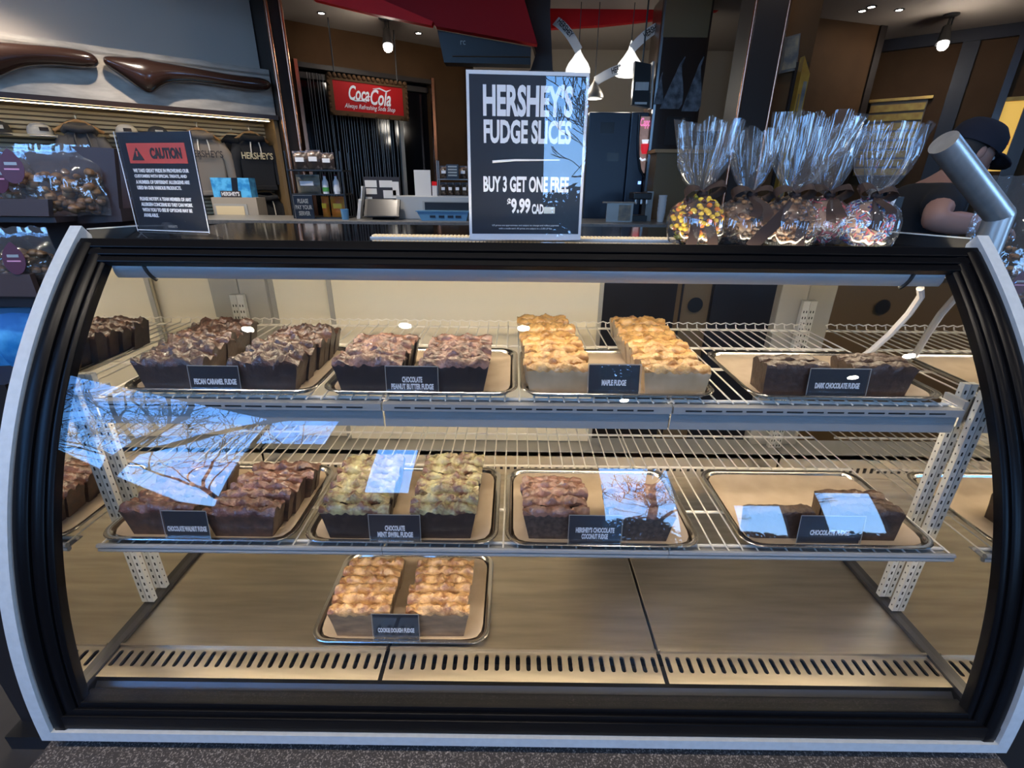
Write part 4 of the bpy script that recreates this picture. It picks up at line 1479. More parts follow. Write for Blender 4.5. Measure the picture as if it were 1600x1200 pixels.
# ------------------------------------------------------------------ back of the shop
# hoodies and caps on the slat wall (in the left wall's own frame: x along the wall, -y toward the room)
def hoodie(x, z, w, h, body, label, cord, words=None, wmat='print_gold', pr=None, yy=.20):
    t = thing('hoodie', label, 'hoodie', group='hoodies hanging on the slat wall')
    t.matrix_world = LW @ Matrix.Translation((x, yy, z))
    # outline of torso: shoulders, sides, hem
    out = [(-.10 * w, 0), (-.36 * w, -.07), (-.44 * w, -.14), (-.43 * w, -.30 * h), (-.41 * w, -h), (.41 * w, -h), (.43 * w, -.30 * h), (.44 * w, -.14), (.36 * w, -.07), (.10 * w, 0)]
    MB().prism(out, -.055, .055, 'y').build('torso', body, t, True, .03, angle=30)
    for s in (-1, 1):
        MB().tube([(s * .38 * w, 0, -.09), (s * .47 * w, -.01, -.20), (s * .52 * w, -.015, -.45 * h), (s * .55 * w, -.02, -.92 * h)], [.055, .065, .055, .045], 12).build('sleeve', body, t, True)
        MB().tube([(s * .035, -.062, -.03), (s * .045, -.075, -.10), (s * .05, -.072, -.20)], .006, 6).build('drawcord', cord, t, True)
    MB().tube([(-.10, .0, -.045), (-.085, -.05, -.02), (0, -.075, -.035), (.085, -.05, -.02), (.10, 0, -.045), (.05, .05, 0), (-.05, .05, 0), (-.10, 0, -.045)], .03, 10).build('hood', body, t, True)
    MB().box(-.42 * w, .42 * w, -.060, .058, -h - .02, -h + .03).build('waistband', body, t, bevel=.01)
    if words:
        text(words, .085, (0, -.088, -.19), wmat, t, .75, .02)
    if pr:
        MB().box(-.16, .18, -.066, -.056, -.46, -.20).build('printed_panel', pr, t)
    hg = thing('clothes_hanger', 'wooden hanger on a chrome hook carrying the %s' % label.split(' hanging')[0].split(' on the')[0], 'hanger', group='wooden hangers')
    hg.matrix_world = LW @ Matrix.Translation((x, yy, z))
    MB().tube([(-.17, .06, -.045), (-.05, .06, .03), (0, .06, .045), (.05, .06, .03), (.17, .06, -.045)], .014, 8).build('shoulder_bar', 'wood', hg, True)
    MB().tube([(0, .06, .05), (0, .06, .08), (.015, .10, .10), (0, .15, .105)], .006, 6).build('hook', 'stainless', hg, True)


hoodie(.42, 1.19, .30, .52, 'fleece_dark', 'charcoal hoodie with a pink print on the slat wall behind the sweets', 'cap_dark', pr='pink')
hoodie(1.33, 1.19, .40, .55, 'fleece_grey', 'taupe hoodie with dark lettering on the slat wall beside the caution sign', 'cord_white', "HERSHEY'S", 'print_dark')
hoodie(1.80, 1.19, .38, .50, 'fleece_black', 'black hoodie with gold lettering on the slat wall beside the copper column', 'cord_white', "HERSHEY'S", 'print_gold')
hoodie(1.66, 1.175, .30, .47, 'fleece_black', 'plain black hoodie hanging behind the gold lettered one on the slat wall', 'cap_dark', yy=.33)
hoodie(1.84, .62, .34, .45, 'fleece_black', 'lower black hoodie with white drawcords on the slat wall under the gold lettered one', 'cord_white')


def cap_hat(x, y, z, m, label, rot=0):
    t = thing('baseball_cap', label, 'cap', group='caps displayed on the slat wall')
    t.matrix_world = LW @ Matrix.Translation((x, y, z)) @ Matrix.Rotation(R(rot), 4, 'Z')
    MB().lathe([(.085, 0), (.086, .03), (.075, .065), (.05, .088), (.02, .096), (.001, .097)], 18).build('crown', m, t, True)
    b = MB()
    vs = []
    for r_, dz in ((.082, .004), (.12, .0), (.15, -.01)):
        for k in range(9):
            a = R(200 + k * 140 / 8)
            vs.append((r_ * math.cos(a) * .9, r_ * math.sin(a) * 1.05, dz))
    b.add(vs, [(j * 9 + k, j * 9 + k + 1, (j + 1) * 9 + k + 1, (j + 1) * 9 + k) for j in range(2) for k in range(8)])
    o = b.build('brim', m, t, True)
    s = o.modifiers.new('thick', 'SOLIDIFY')
    s.thickness = .004
    MB().box(-.03, .03, -.091, -.083, .03, .058).build('badge', 'print_dark' if m == 'cap_white' else 'cap_white', t)


sh = MB().box(-1.3, .27, .16, .40, 1.085, 1.105).build('wall_shelf', 'slat')
sh.matrix_world = LW
tag(sh, 'pale wooden shelf on the slat wall carrying caps above the sweets', 'shelf')
cap_hat(.16, .28, 1.105, 'cap_white', 'white cap on the pale wall shelf at the far left', 20)
cap_hat(-.10, .28, 1.105, 'cap_dark', 'grey cap on the pale wall shelf at the picture edge', 10)
sh = MB().box(.62, 1.18, .16, .40, 1.115, 1.135).build('wall_shelf', 'slat')
sh.matrix_world = LW
tag(sh, 'pale wooden shelf on the slat wall behind the top of the caution sign', 'shelf')
cap_hat(.76, .26, 1.135, 'cap_white', 'white cap with a dark badge just above the caution sign', 0)
cap_hat(1.00, .26, 1.135, 'cap_dark', 'dark cap just above the right part of the caution sign', 0)

# gift counter left: grey counter with blue gift box
t = thing('gift_counter', 'pale grey display counter with a lit inset behind the caution sign', 'counter')
MB().box(-3.05, -2.60, 4.56, 4.75, FZ, .61).build('body', 'wall_beige', t)
MB().box(-3.03, -2.70, 4.55, 4.56, .43, .55).build('inset_frame', 'door_grey', t)
MB().box(-3.01, -2.73, 4.545, 4.55, .44, .53).build('inset', 'slat', t)
t = thing('gift_box', 'blue patterned gift box with a dark ribbon beside the caution sign', 'gift box', (-2.86, 4.60, .61))
MB().box(-.18, .20, 0, .13, 0, .18).build('box_body', 'bag_blue', t)
MB().prism([(.01, 0), (.07, 0), (.09, .18), (.03, .18)], -.005, 0, 'y').build('ribbon_band', 'card_black', t)
MB().box(-.10, .10, -.012, -.005, .0, .06).build('label_plate', 'print_dark', t)
text("HERSHEY'S", .05, (0, -.014, .03), 'sign_white', t, .75, .02)

# long back counter
t = thing('back_counter', 'long dark stone topped counter along the back of the shop', 'counter')
MB().box(-3.0, 1.62, 3.86, 4.52, .41, .45).build('worktop', 'counter_stone', t, bevel=.005)
MB().box(-3.0, 1.62, 3.92, 4.5, FZ, .41).build('cabinet', 'base_dark', t)
CZ = .45


def chip_bag(x, y, z, w, h, m, label, rot=0):
    t = thing('snack_bag', label, 'snack bag', (x, y, z), R(rot), 'snack bags on the back counter racks')
    vs = []
    for j in range(7):
        v = j / 6
        th = .035 * math.sin(math.pi * min(.98, max(.02, v))) + .002
        for a, b in ((-1, 0), (-.5, -1), (.5, -1), (1, 0), (.5, 1), (-.5, 1)):
            vs.append((a * w / 2, b * th, v * h))
    fs = [(j * 6 + i, j * 6 + (i + 1) % 6, (j + 1) * 6 + (i + 1) % 6, (j + 1) * 6 + i) for j in range(6) for i in range(6)]
    MB().add(vs, fs + [(0, 1, 2, 3, 4, 5), (36, 37, 38, 39, 40, 41)]).build('foil', m, t, True, angle=60)
    MB().box(-w / 2, w / 2, -.004, .004, h - .012, h + .01).build('top_seal', m, t)
    MB().box(-w * .28, w * .28, -.039, -.030, h * .45, h * .7).build('label_patch', 'card_white' if m != 'chip_orange' else 'candy_yellow', t)


t = thing('snack_rack', 'black tiered snack rack beside the copper column', 'rack', (-1.80, 4.2, CZ))
for z in (.0, .20, .40):
    MB().box(-.24, .24, -.12, .14, z, z + .012).build('tier_shelf', 'black_plastic', t)
for x in (-.24, .24):
    for y in (-.115, .13):
        MB().box(x - .006, x + .006, y, y + .012, 0, .56).build('leg', 'black_plastic', t)
for k, (x, z, w, h, m, lab) in enumerate((
        (-1.94, CZ + .412, .13, .14, 'chip_dark', 'dark snack bag on the rack top, left one'), (-1.82, CZ + .412, .13, .15, 'chip_dark', 'dark snack bag on the rack top, middle one'),
        (-1.70, CZ + .412, .12, .13, 'chip_dark', 'dark snack bag on the rack top, right one'), (-1.90, CZ + .212, .22, .15, 'chip_tan', 'wide tan snack bag on the middle tier of the rack'),
        (-1.77, CZ + .012, .07, .17, 'chip_orange', 'narrow orange snack bag on the bottom tier beside the black notice'), (-1.65, CZ + .012, .14, .17, 'chip_orange', 'wide orange snack bag on the bottom tier of the rack'))):
    chip_bag(x, 4.17, z, w, h, m, lab, rnd.uniform(-6, 6))
for x, z, m, lab in ((-1.745, CZ + .212, 'bottle_green', 'green and white bottle on the middle tier of the snack rack'), (-1.645, CZ + .212, 'card_white', 'white bottle on the middle tier of the snack rack')):
    b = thing('bottle', lab, 'bottle', (x, 4.16, z), 0, 'bottles on the snack rack')
    MB().lathe([(.0, 0), (.026, 0), (.028, .06), (.026, .10), (.011, .13), (.011, .15), (0, .15)], 14).build('body', 'card_white', b, True)
    MB().lathe([(.0295, .02), (.0295, .055)], 14).build('label_band', m, b)
    MB().lathe([(.013, .148), (.013, .162), (0, .162)], 12).build('stopper', 'maroon', b)
t = thing('notice_board', 'small black notice with white lettering beside the orange snack bags', 'notice', (-1.925, 4.05, CZ))
MB().box(-.085, .085, 0, .012, 0, .20).build('board', 'card_black', t)
MB().box(-.088, .088, -.003, 0, .196, .202).box(-.088, -.083, -.003, 0, 0, .2).build('frame', 'lamp_grey', t)
for i, l in enumerate(('PLEASE', 'PAY YOUR', 'SERVER')):
    text(l, .05, (0, -.004, .15 - i * .052), 'door_grey', t, .62, .02)

t = thing('cash_register', 'black touch screen cash register on the back counter', 'register', (-1.22, 4.12, CZ))
MB().prism([(-.06, 0), (.10, 0), (.08, .02), (.02, .14), (-.02, .14), (-.04, .02)], -.10, .10, 'x').build('stand', 'black_plastic', t)
sc_ = MB().prism([(-.12, .03), (-.02, .175), (0, .165), (-.10, .02)], -.16, .16, 'x').build('screen', 'black_plastic', t, bevel=.004)
MB().prism([(-.117, .036), (-.026, .168), (-.027, .169), (-.118, .037)], -.135, .135, 'x').build('display', 'screen_dark', sc_)
bd = thing('paper_board', 'dark board behind the register covered with taped white slips', 'board', (-1.27, 4.30, CZ))
MB().box(-.17, .17, 0, .02, 0, .36).build('backing', 'wall_dark', bd)
for (x, z, w, h) in ((-.10, .30, .11, .06), (.04, .30, .12, .06), (-.10, .235, .10, .05), (.13, .26, .06, .12), (-.13, .15, .06, .07), (.07, .21, .12, .07)):
    MB().box(x - w / 2, x + w / 2, -.003, 0, z - h / 2, z + h / 2).build('paper_slip', 'paper_white', bd)
t = thing('paper_stack', 'folded white papers leaning at the left of the register', 'papers', (-1.47, 4.15, CZ))
MB().prism([(-.02, 0), (.01, 0), (.04, .16), (.015, .17)], 0, .08, 'y').build('sheet', 'paper_white', t)
MB().prism([(.02, .12), (.03, .12), (.06, .28), (.045, .28)], .02, .10, 'y').build('sheet', 'paper_white', t)
t = thing('straw_cup', 'small clear cup beside the register on the back counter', 'cup', (-1.55, 4.02, CZ))
MB().lathe([(0, 0), (.03, 0), (.036, .09), (.033, .09), (.028, .004)], 16).build('cup_wall', 'plastic_blue', t, True)
MB().lathe([(0, .01), (.027, .01), (.031, .06), (0, .06)], 16).build('contents', 'paper_white', t, True)

t = thing('white_cabinet', 'white counter cabinet with a dark window right of the register', 'cabinet', (-.75, 4.15, CZ))
MB().box(-.36, .42, 0, .3, 0, .20).build('body', 'cabinet_white', t, bevel=.006)
MB().box(-.12, .34, -.008, 0, .03, .16).build('window_frame', 'door_grey', t)
MB().box(-.10, .32, -.012, -.008, .04, .15).build('window_pane', 'screen_dark', t)
t = thing('blue_basket', 'shallow blue basket of small packets before the white cabinet', 'basket', (-.66, 4.00, CZ))
MB().prism([(-.20, 0), (.20, 0), (.22, .075), (-.24, .075)], 0, .12, 'y').build('bowl', 'plastic_blue', t)
MB().box(-.25, .23, -.008, .128, .075, .083).build('rim', 'plastic_blue', t)
for i, x in enumerate((-.10, -.02, .06, .13)):
    MB().box(x - .025, x + .025, -.004, 0, .025, .045).build('print_mark', 'card_black', t)
t = thing('paper_notice', 'blank white paper notice standing on the white cabinet', 'notice', (-.872, 4.22, CZ + .20))
MB().box(-.075, .075, 0, .004, 0, .22).build('sheet', 'paper_white', t)
MB().box(-.05, .05, .004, .05, 0, .006).build('foot', 'acrylic', t)
t = thing('price_ticket', 'small red and white ticket beside the blank paper notice', 'ticket', (-.765, 4.22, CZ + .20))
MB().box(-.022, .022, 0, .004, 0, .09).build('sheet', 'paper_white', t)
MB().box(-.022, .022, -.001, 0, .09, .125).build('red_top', 'red_bright', t)
t = thing('cookie_rack', 'small wire rack of dark snack packets left of the fudge sign', 'rack', (-.59, 4.25, CZ + .20))
for z in (0, .14):
    MB().box(-.14, .14, -.06, .06, z, z + .008).build('tier_shelf', 'lamp_grey', t)
for x in (-.14, .14):
    MB().box(x - .004, x + .004, -.06, -.052, 0, .30).build('leg', 'lamp_grey', t)
    MB().box(x - .004, x + .004, .052, .06, 0, .30).build('leg', 'lamp_grey', t)
for k, x in enumerate((-.095, -.03, .035, .10)):
    chip_bag(-.59 + x, 4.25, CZ + .208, .058, .10, 'chip_dark', 'dark snack packet in the small rack lower row, %s' % ('leftmost', 'second from the left', 'third from the left', 'rightmost')[k])
for k, x in enumerate((-.085, .09)):
    chip_bag(-.59 + x, 4.25, CZ + .348, .07, .10, 'chip_dark', 'dark snack packet in the small rack upper row, %s' % ('left', 'right')[k])
t = thing('rack_notice', 'small printed card on top of the small wire rack', 'notice', (-.59, 4.18, CZ + .348))
MB().box(-.055, .055, 0, .004, 0, .12).build('card', 'screen_dark', t)
for i in range(4):
    MB().box(-.04, .04, -.002, 0, .095 - i * .024, .108 - i * .024).build('print_line', 'door_grey', t)

# vending machine, kiss lamps, dark column
t = thing('vending_machine', 'tall dark navy drinks machine with a glowing cup picture at its right edge', 'vending machine', (1.02, 5.0, 0))
MB().box(-.30, .12, 0, .5, FZ, 1.44).build('side_panel', 'navy_steel', t, bevel=.01)
MB().prism([(.125, 1.44), (.30, 1.44), (.30, FZ), (.125, FZ)], -.02, .5, 'y').build('front_column', 'navy_steel', t, bevel=.01)
arc = [(.205, 1.40), (.215, 1.20), (.235, 1.05), (.27, .93), (.30, .88), (.33, .87), (.33, 1.40)]
MB().prism(arc, -.04, -.02, 'y').build('picture_panel', 'graphic_glow', t)
MB().tube([(.200, -.045, 1.42), (.205, -.045, 1.22), (.225, -.045, 1.05), (.26, -.045, .91), (.31, -.045, .84)], .012, 8).build('panel_rim', 'black_plastic', t, True)
text('Cappuccino', .10, (.325, -.05, 1.345), 'neon_pink', t, .5, .02, shear=.2)
MB().lathe([(0, 0), (.025, 0), (.04, .04), (.045, .09), (.0, .09)], 16, (.285, -.045, 1.06)).build('cup_picture', 'graphic_red', t, True)
MB().lathe([(0, 0), (.03, .0), (.04, .035), (0, .035)], 16, (.285, -.045, 1.155)).build('foam_picture', 'graphic_white', t, True)
MB().tube([(.24, -.05, 1.02), (.27, -.05, 1.0), (.30, -.05, 1.01)], .01, 6).build('saucer_picture', 'graphic_white', t, True)
MB().box(.255, .285, -.03, -.02, .77, .80).build('coin_light', 'led_dot', t)
for x, z, w, h in ((-.11, 1.30, .07, .05), (-.03, 1.03, .06, .04)):
    MB().box(x - w, x + w, -.004, 0, z - h, z + h).build('sticker', 'screen_dark', t)
t = thing('drip_station', 'small grey drip station with a chrome spout on the back counter', 'dispenser', (1.16, 4.2, CZ))
MB().box(-.09, .05, 0, .2, 0, .05).build('drip_tray', 'black_plastic', t)
MB().box(.04, .10, .05, .2, 0, .26).build('column', 'lamp_grey', t)
MB().box(-.10, .07, -.02, .18, .19, .25).build('head', 'black_plastic', t, bevel=.01)
for x in (-.07, -.02, .03):
    MB().tube([(x, 0, .19), (x, -.01, .15)], .012, 8).build('nozzle', 'stainless', t, True)
t = thing('paper_cups', 'stack of pale paper cups beside the drip station', 'cups', (1.33, 4.18, CZ))
for k in range(5):
    MB().lathe([(.028, 0), (.038, .09), (.036, .09), (.026, .002), (0, .002)], 16, (0, 0, k * .035)).build('paper_cup', 'paper_white', t, True)
t = thing('info_panel', 'low framed panel in front of the drinks machine', 'panel', (.93, 4.1, CZ))
MB().box(-.12, .12, 0, .02, 0, .16).build('board', 'lamp_grey', t)
MB().box(-.01, .10, -.004, 0, .01, .145).build('picture', 'chip_tan', t)
MB().box(-.16, .13, -.02, .03, .16, .172).build('top_rail', 'wall_beige', t)


def kiss_lamp(x, z, r, label, body='lamp_white', glow=True, ang=0, wl=.42, word='HERSHEY', flip=False):
    t = thing('pendant_lamp', label, 'pendant lamp', (x, 5.2, z), 0, 'drop-shaped pendant lamps')
    MB().lathe([(r * .86, 0), (r, r * .10), (r * .98, r * .35), (r * .78, r * .75), (r * .45, r * 1.15), (r * .18, r * 1.55), (r * .08, r * 1.9), (r * .02, r * 2.1)], 28).build('shade', body, t, True)
    MB().lathe([(0, .004), (r * .84, .004)], 24).build('diffuser', 'lamp_white', t)
    MB().tube([(0, 0, r * 2.05), (0, 0, CEIL - z)], .004, 5).build('cable', 'black_plastic', t)
    l = bpy.data.lights.new('pendant', 'POINT')
    l.energy = 9
    l.color = (1, .92, .8)
    l.shadow_soft_size = .08
    lo = bpy.data.objects.new('pendant_light', l)
    COL.objects.link(lo)
    lo.parent = t
    lo.location = (0, 0, -.12)
    if ang is not None:
        a = R(ang)
        m = MB()
        vs = []
        for k in range(9):
            u = k / 8
            px, pz = math.cos(a) * wl * u, r * 1.55 + math.sin(a) * wl * u + .03 * math.sin(u * 3)
            nx_, nz_ = -math.sin(a) * .042, math.cos(a) * .042
            for q, yy in ((1, -.02), (-1, -.02), (-1, -.017), (1, -.017)):
                vs.append((px + nx_ * q, yy - .05 * math.sin(u * 2), pz + nz_ * q))
        fs = [(k * 4 + i, k * 4 + (i + 1) % 4, k * 4 + 4 + (i + 1) % 4, k * 4 + 4 + i) for k in range(8) for i in range(4)]
        m.add(vs, fs + [(0, 1, 2, 3), (32, 33, 34, 35)])
        pl = m.build('paper_plume', 'paper_white', t, True, angle=50)
        text(word, .072, (math.cos(a) * wl * .62, -.085, r * 1.55 + math.sin(a) * wl * .62 + .03), 'print_dark', pl, .62, .02, rot=(90, (180 if flip else 0) - ang, 0))
    return t


kiss_lamp(.60, 1.80, .125, 'white drop-shaped pendant lamp behind the fudge sign top, its plume rising left', ang=137, wl=.34, word='HERSHEY', flip=True)
kiss_lamp(1.12, 1.79, .145, 'large white drop-shaped pendant lamp with its plume rising right', ang=33, wl=.36, word="HERSHEY'S")
kiss_lamp(.78, 1.58, .10, 'brown drop-shaped pendant lamp half hidden by the fudge sign edge, its plume rising right', 'lamp_grey', ang=17, wl=.42, word="HERSHEY'S")
t = thing('speaker_box', 'black and chrome hanging box left of the dark picture column', 'box')
MB().prism([(1.118, 1.865), (1.277, 1.839), (1.300, 1.47), (1.125, 1.50)], 4.93, 5.0, 'y').build('body', 'black_plastic', t)
MB().prism([(1.285, 1.86), (1.30, 1.86), (1.32, 1.46), (1.305, 1.46)], 4.91, 5.0, 'y').build('chrome_edge', 'stainless', t)
MB().box(1.14, 1.27, 4.92, 4.93, 1.62, 1.69).build('chrome_band', 'stainless', t)
MB().box(1.15, 1.27, 4.92, 4.93, 1.50, 1.52).build('chrome_band', 'stainless', t)
MB().tube([(1.2, 4.97, 1.85), (1.2, 4.97, CEIL)], .008).build('hanger', 'black_plastic', t)

t = thing('picture_column', 'dark glossy column with pale drop-shaped pictures behind the candy bags', 'column', (0, 0, 0))
MB().box(1.325, 1.80, 4.90, 5.3, FZ, CEIL).build('shaft', 'column_brown', t, bevel=.03)
MB().box(1.35, 1.77, 4.896, 4.90, 2.05, 2.38).build('upper_print', 'wood_panel', t)


def drop(px, pz, w, h, lean):
    pts = [(-.5, 0), (-.42, .18), (-.30, .40), (-.20, .58), (-.12, .72), (-.06, .85), (.10, 1.0), (.14, .98), (.06, .82), (.16, .66), (.30, .50), (.42, .32), (.5, .10), (.40, 0)]
    return MB().prism([(px + a * w + lean * b, pz + b * h) for a, b in pts], 4.892, 4.897, 'y')


drop(1.50, 1.46, .21, .44, .06).build('drop_print', 'splash', t)
drop(1.70, 1.44, .18, .46, .04).build('drop_print', 'splash', t)
drop(1.375, 1.50, .09, .27, .0).build('drop_print', 'splash', t)
MB().box(1.48, 1.72, 4.892, 4.897, 1.14, 1.39).build('lower_print', 'wall_dark', t)
t = thing('wood_counter', 'tan wooden counter front between the drinks machine and the candy bags', 'counter')
MB().box(1.33, 1.90, 4.56, 4.80, FZ, 1.05).build('body', 'wood_panel', t)
MB().box(1.30, 1.93, 4.53, 4.82, 1.05, 1.08).build('rail', 'wood', t)
MB().box(1.82, 1.88, 4.54, 4.56, .5, 1.05).build('edge_post', 'wood', t)
t = thing('ice_bin', 'pale blue plastic bin under the dark shelf behind the candy bags', 'bin', (1.52, 3.3, .30))
MB().prism([(-.08, 0), (.08, 0), (.10, .22), (-.10, .22)], 0, .15, 'y').build('tub', 'plastic_blue', t)
MB().box(-.105, .105, -.006, .156, .22, .235).build('rim', 'plastic_blue', t)
st_ = thing('bin_table', 'dark side table carrying the pale blue bin', 'table', (1.55, 3.38, FZ))
MB().box(-.25, .25, -.2, .2, .92, .95).build('top', 'base_dark', st_)
for x in (-.22, .22):
    for y in (-.17, .17):
        MB().box(x - .02, x + .02, y - .02, y + .02, 0, .92).build('leg', 'base_dark', st_)
t = thing('price_board', 'cream sign board with red lettering behind the sprinkle bags', 'sign', (2.30, 2.6, .62))
MB().box(-.17, .19, 0, .012, 0, .14).build('board', 'wall_beige', t)
text('TREATS', .075, (.05, -.002, .085), 'sign_red', t, .8, .02)
MB().box(-.01, .01, .012, .05, -.20, .10).build('stem', 'black_plastic', t)
t2 = thing('prep_table', 'dark work table behind the right end of the case', 'table', (2.1, 2.55, FZ))
MB().box(-.5, .6, -.25, .3, 1.04, 1.07).build('top', 'base_dark', t2)
for x in (-.45, .55):
    for y in (-.2, .25):
        MB().box(x - .025, x + .025, y - .025, y + .025, 0, 1.04).build('leg', 'base_dark', t2)

# staff side: brown counter seen through the open back of the case
t = thing('work_counter', 'brown wooden work counter with round grip holes seen through the open case back', 'counter')
MB().box(-.9, 1.45, 1.62, 2.2, FZ, .42).build('body', 'wood_panel', t)
for x in (.20, .735, .87, 1.38):
    MB().box(x - .004, x + .004, 1.612, 1.62, FZ + .1, .42).build('door_gap', 'base_dark', t)
for x in (-.2, .80, 1.41):
    MB().lathe([(0, 0), (.035, 0)], 18).build('grip_hole', 'slot_dark', t).matrix_local = Matrix.Translation((x, 1.611, .265)) @ Matrix.Rotation(R(90), 4, 'X')
MB().box(-.92, 1.47, 1.58, 2.22, .42, .45).build('worktop', 'base_dark', t)
for x in (.47, 1.12):
    MB().box(x - .25, x + .235, 1.600, 1.612, -.45, .39).build('dark_door', 'base_dark', t)

# ------------------------------------------------------------------ the staff member behind the case
def skin_mesh(name, verts, edges, radii, material, parent, sub=2, root=0):
    me = bpy.data.meshes.new(name)
    me.from_pydata(verts, edges, [])
    o = bpy.data.objects.new(name, me)
    COL.objects.link(o)
    o.parent = parent
    md = o.modifiers.new('skin', 'SKIN')
    md.use_smooth_shade = True
    if not me.skin_vertices:
        bpy.context.view_layer.objects.active = o
        bpy.ops.mesh.customdata_skin_add() if hasattr(bpy.ops.mesh, 'customdata_skin_add') else None
    for i, r_ in enumerate(radii):
        v = me.skin_vertices[0].data[i]
        v.radius = r_ if isinstance(r_, tuple) else (r_, r_)
        v.use_root = (i == root)
    s = o.modifiers.new('sub', 'SUBSURF')
    s.levels = s.render_levels = sub
    me.materials.append(M[material])
    return o


per = thing('person', 'person in a dark cap and black shirt bending behind the right case end, forearm bare', 'person', (1.95, 1.86, FZ), 0)
# joints: x toward the picture's right (the way the person faces), z from the floor
bv = [(-.10, .06, .90), (-.09, .06, 1.05), (-.06, .05, 1.22), (-.02, .05, 1.36), (.03, .05, 1.44), (.07, .04, 1.50),   # 0-5 spine, neck
      (-.06, -.12, 1.37), (-.15, -.20, 1.335), (-.21, -.25, 1.285), (-.10, -.24, 1.28), (.02, -.21, 1.272), (.07, -.195, 1.268),  # 6-11 near arm
      (-.01, .21, 1.35), (.03, .27, 1.22), (.08, .27, 1.11), (.20, .20, 1.10), (.30, .14, 1.10), (.34, .12, 1.10),   # 12-17 far arm
      (-.10, -.04, .84), (-.08, -.05, .48), (-.10, -.05, .09), (.05, -.06, .04), (-.10, .16, .84), (-.06, .17, .48), (-.09, .17, .09), (.06, .18, .04)]
be = [(0, 1), (1, 2), (2, 3), (3, 4), (4, 5), (3, 6), (6, 7), (7, 8), (8, 9), (9, 10), (10, 11), (3, 12), (12, 13), (13, 14), (14, 15), (15, 16), (16, 17),
      (0, 18), (18, 19), (19, 20), (20, 21), (0, 22), (22, 23), (23, 24), (24, 25)]
br = [.12, .115, .12, .11, .055, .05, .065, .060, .056, .055, .042, .032, .06, .05, .045, .042, .033, .027,
      .085, .06, .045, .035, .085, .06, .045, .035]
skin_mesh('body', bv, be, br, 'skin', per)
# hands: palm and five fingers, each a short chain
for hx, hy, hz, s in ((.095, -.19, 1.265, 1), (.365, .11, 1.095, -1)):
    hv, he, hr = [(hx - .03, hy, hz), (hx + .02, hy, hz - .004), (hx + .055, hy, hz - .008)], [(0, 1), (1, 2)], [(.024, .03), (.018, .038), (.014, .036)]
    h = skin_mesh('hand', hv, he, hr, 'skin', per, 2)
    for k, (off, ln) in enumerate(((-.030, .062), (-.010, .072), (.010, .068), (.029, .052))):
        b0 = (hx + .05, hy + off, hz - .008)
        fv = [b0, (b0[0] + ln * .45, b0[1], b0[2] - .008), (b0[0] + ln * .72, b0[1], b0[2] - .028), (b0[0] + ln * .80, b0[1], b0[2] - .048)]
        skin_mesh('finger', fv, [(0, 1), (1, 2), (2, 3)], [.009, .0088, .0082, .007], 'skin', per, 1)
    fv = [(hx, hy - s * .026, hz), (hx + .025, hy - s * .05, hz - .010), (hx + .055, hy - s * .056, hz - .022)]
    skin_mesh('thumb', fv, [(0, 1), (1, 2)], [.011, .010, .008], 'skin', per, 1)
# head with a face, looking down to the right
hd = MB()


def face(d):
    x, y, z = d
    q = 1.0
    q += .10 * max(0, x) ** 8 * (1 if -.35 < z < .25 else 0)      # nose bridge
    q -= .06 * max(0, x) * max(0, 1 - abs(z - .12) / .2) * (1 if abs(y) > .2 else 0)
    q -= .07 * max(0, -z) ** 2
    return q


hd.ball((0, 0, 0), .098, 28, 20, (1.05, .82, 1.22), face)
hd.ball((.112, 0, -.012), .017, 10, 8, (1.1, .8, 1.3))             # nose
hd.ball((.088, 0, -.058), .016, 10, 8, (.8, 1.5, .5))              # lips
hd.ball((.055, 0, -.100), .030, 10, 8, (1, 1, .7))                 # chin
for s in (-1, 1):
    hd.ball((-.01, s * .080, -.005), .026, 10, 8, (.7, .3, 1.1))   # ears
head = hd.build('head', 'skin', per, True, angle=180)
head.location = (.095, .04, 1.562)
head.rotation_euler = (0, R(24), 0)
for s in (-1, 1):
    MB().ball((.088, s * .032, .018), .010, 10, 8).build('eye', 'card_white', head, True)
    MB().ball((.0955, s * .032, .018), .0048, 8, 6).build('iris', 'print_dark', head, True)
MB().lathe([(.087, -.045), (.090, .0), (.088, .03)], 24, fn=lambda p, a, j: (p[0] - .018, p[1] * .92, p[2] + (.05 if math.cos(a) > .2 else 0))).build('hair', 'hair', head, True)
cp_ = MB().lathe([(.112, .025), (.114, .06), (.104, .10), (.078, .128), (.04, .140), (.001, .142)], 26, fn=lambda p, a, j: (p[0], p[1] * .86, p[2])).build('cap', 'cap_navy', head, True)
vs = []
for r_, dz in ((.100, .035), (.15, .028), (.185, .012)):
    for k in range(9):
        a = R(-60 + k * 15)
        vs.append((r_ * math.cos(a), r_ * math.sin(a) * .75, dz))
bm_ = MB().add(vs, [(j * 9 + k, j * 9 + k + 1, (j + 1) * 9 + k + 1, (j + 1) * 9 + k) for j in range(2) for k in range(8)]).build('cap_brim', 'cap_navy', cp_, True)
bm_.modifiers.new('thick', 'SOLIDIFY').thickness = .005
# clothing a little outside the body
sv = [bv[i] for i in (0, 1, 2, 3)] + [(.0, .05, 1.40), bv[6], (-.12, -.17, 1.35), (-.165, -.21, 1.322), bv[12], (.025, .26, 1.24), (.05, .272, 1.17)]
skin_mesh('shirt', sv, [(0, 1), (1, 2), (2, 3), (3, 4), (3, 5), (5, 6), (6, 7), (3, 8), (8, 9), (9, 10)],
          [.14, .135, .142, .13, .075, .085, .080, .076, .078, .072, .070], 'shirt', per)
skin_mesh('trousers', [bv[0], bv[18], bv[19], bv[20], bv[22], bv[23], bv[24]], [(0, 1), (1, 2), (2, 3), (0, 4), (4, 5), (5, 6)], [.138, .10, .075, .062, .10, .075, .062], 'fleece_black', per)

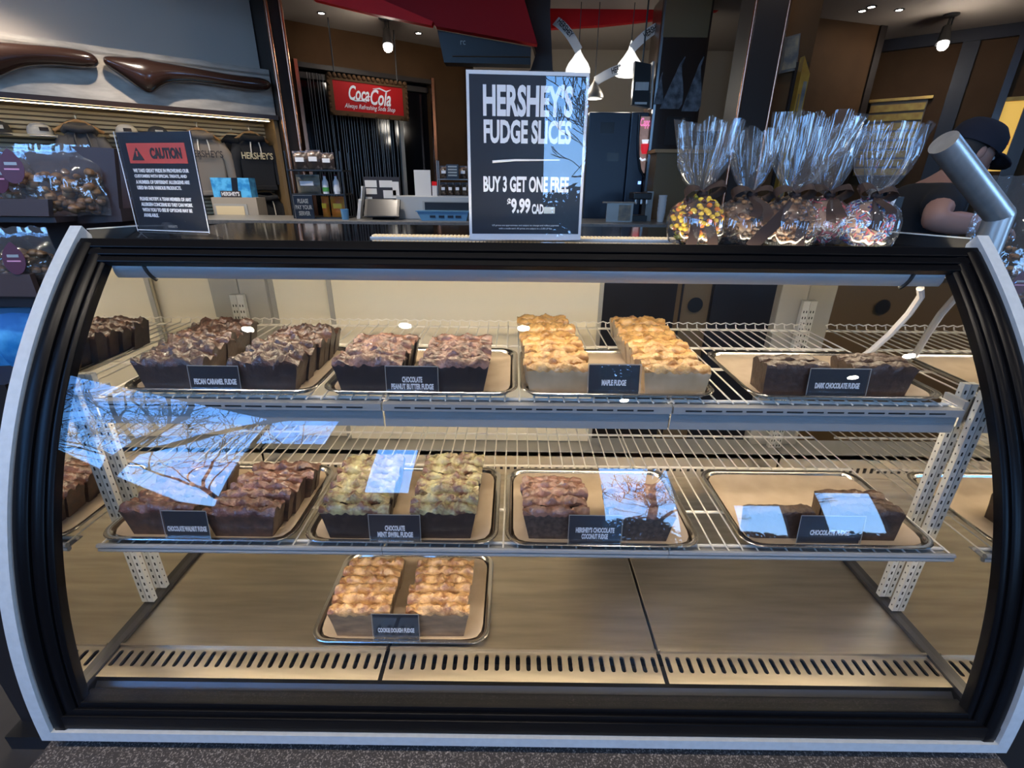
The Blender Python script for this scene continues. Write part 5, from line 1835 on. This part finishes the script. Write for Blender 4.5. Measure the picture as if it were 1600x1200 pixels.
# ------------------------------------------------------------------ outside the windows
struct(MB().box(-40, 40, -40, -4.2, FZ - .2, FZ - .05).build('ground', 'pavement'))


def tree(x, y, height, label, seed, spread=.62, depth=8):
    rr = random.Random(seed)
    m = MB()

    def grow(p, d, ln, r_, k):
        pts, rs = [p], [r_]
        n = 4
        for i in range(n):
            d = (d + Vector((rr.uniform(-1, 1), rr.uniform(-1, 1), rr.uniform(-.6, .8))) * .20).normalized()
            p = p + d * ln / n
            pts.append(p)
            rs.append(max(.009, r_ * (1 - .27 * (i + 1) / n)))
        m.tube(pts, rs, 6 if k > 5 else 4, False)
        if k <= 0:
            return
        c = 3 if (k > 5 or rr.random() < .42) else 2
        for i in range(c):
            a = Vector((rr.uniform(-1, 1), rr.uniform(-1, 1), rr.uniform(-.35, .75)))
            nd = (d + a * (spread + .25)).normalized()
            q = pts[-1] if i < 2 else pts[2]
            grow(q, nd, ln * rr.uniform(.68, .86), rs[-1] * rr.uniform(.62, .84), k - 1)
    grow(Vector((0, 0, 0)), Vector((.05, 0, 1)), height * .24, height * .010, depth)
    o = m.build('bare_tree', 'bark', None, True)
    o.location = (x, y, FZ - .06)
    tag(o, label, 'tree', 'bare trees outside the shop')


tree(-5.8, -5.9, 15.0, 'bare branching tree outside the left shop window, mirrored in the case glass', 5, depth=9)
tree(-9.0, -4.6, 14.0, 'bare tree further left outside, mirrored at the case edge', 12, depth=7)
tree(-4.4, -8.5, 15.0, 'bare tree behind the left window row, mirrored beside the first one', 21, depth=7)
tree(2.3, -8.0, 11.0, 'bare tree outside mirrored in the price sign', 33, depth=8)


def bush(x, y, r, h, label, seed, n=2600):
    rr = random.Random(seed)
    t = thing('shrub', label, 'shrub', (x, y, FZ - .05), 0, 'dark shrubs outside the shop')
    m = MB()
    for k in range(n):
        d = Vector((rr.gauss(0, 1), rr.gauss(0, 1), rr.gauss(0, 1))).normalized() * r * rr.uniform(.55, 1)
        c = Vector((d.x, d.y, h / 2 + d.z * h / (2 * r)))
        a = Vector((rr.uniform(-1, 1), rr.uniform(-1, 1), rr.uniform(-1, 1))).normalized() * .07
        b = a.orthogonal().normalized() * .035
        m.add([c - a, c + b, c + a, c - b], [(0, 1, 2, 3)])
    tag(m.build('foliage', 'leaf_green', t), None, None, kind='stuff')
    MB().tube([(0, 0, 0), (.05, 0, h * .5)], .05, 6).build('stem', 'bark', t)


bush(1.9, -7.0, .7, 2.0, 'dark leafy shrub outside, mirrored in the lower right of the price sign', 3)
bush(3.9, -7.6, 1.0, 1.5, 'low dark shrub outside the right door panes', 4)
bush(6.3, -8.4, 1.2, 1.6, 'wide dark shrub outside at the far right', 6)
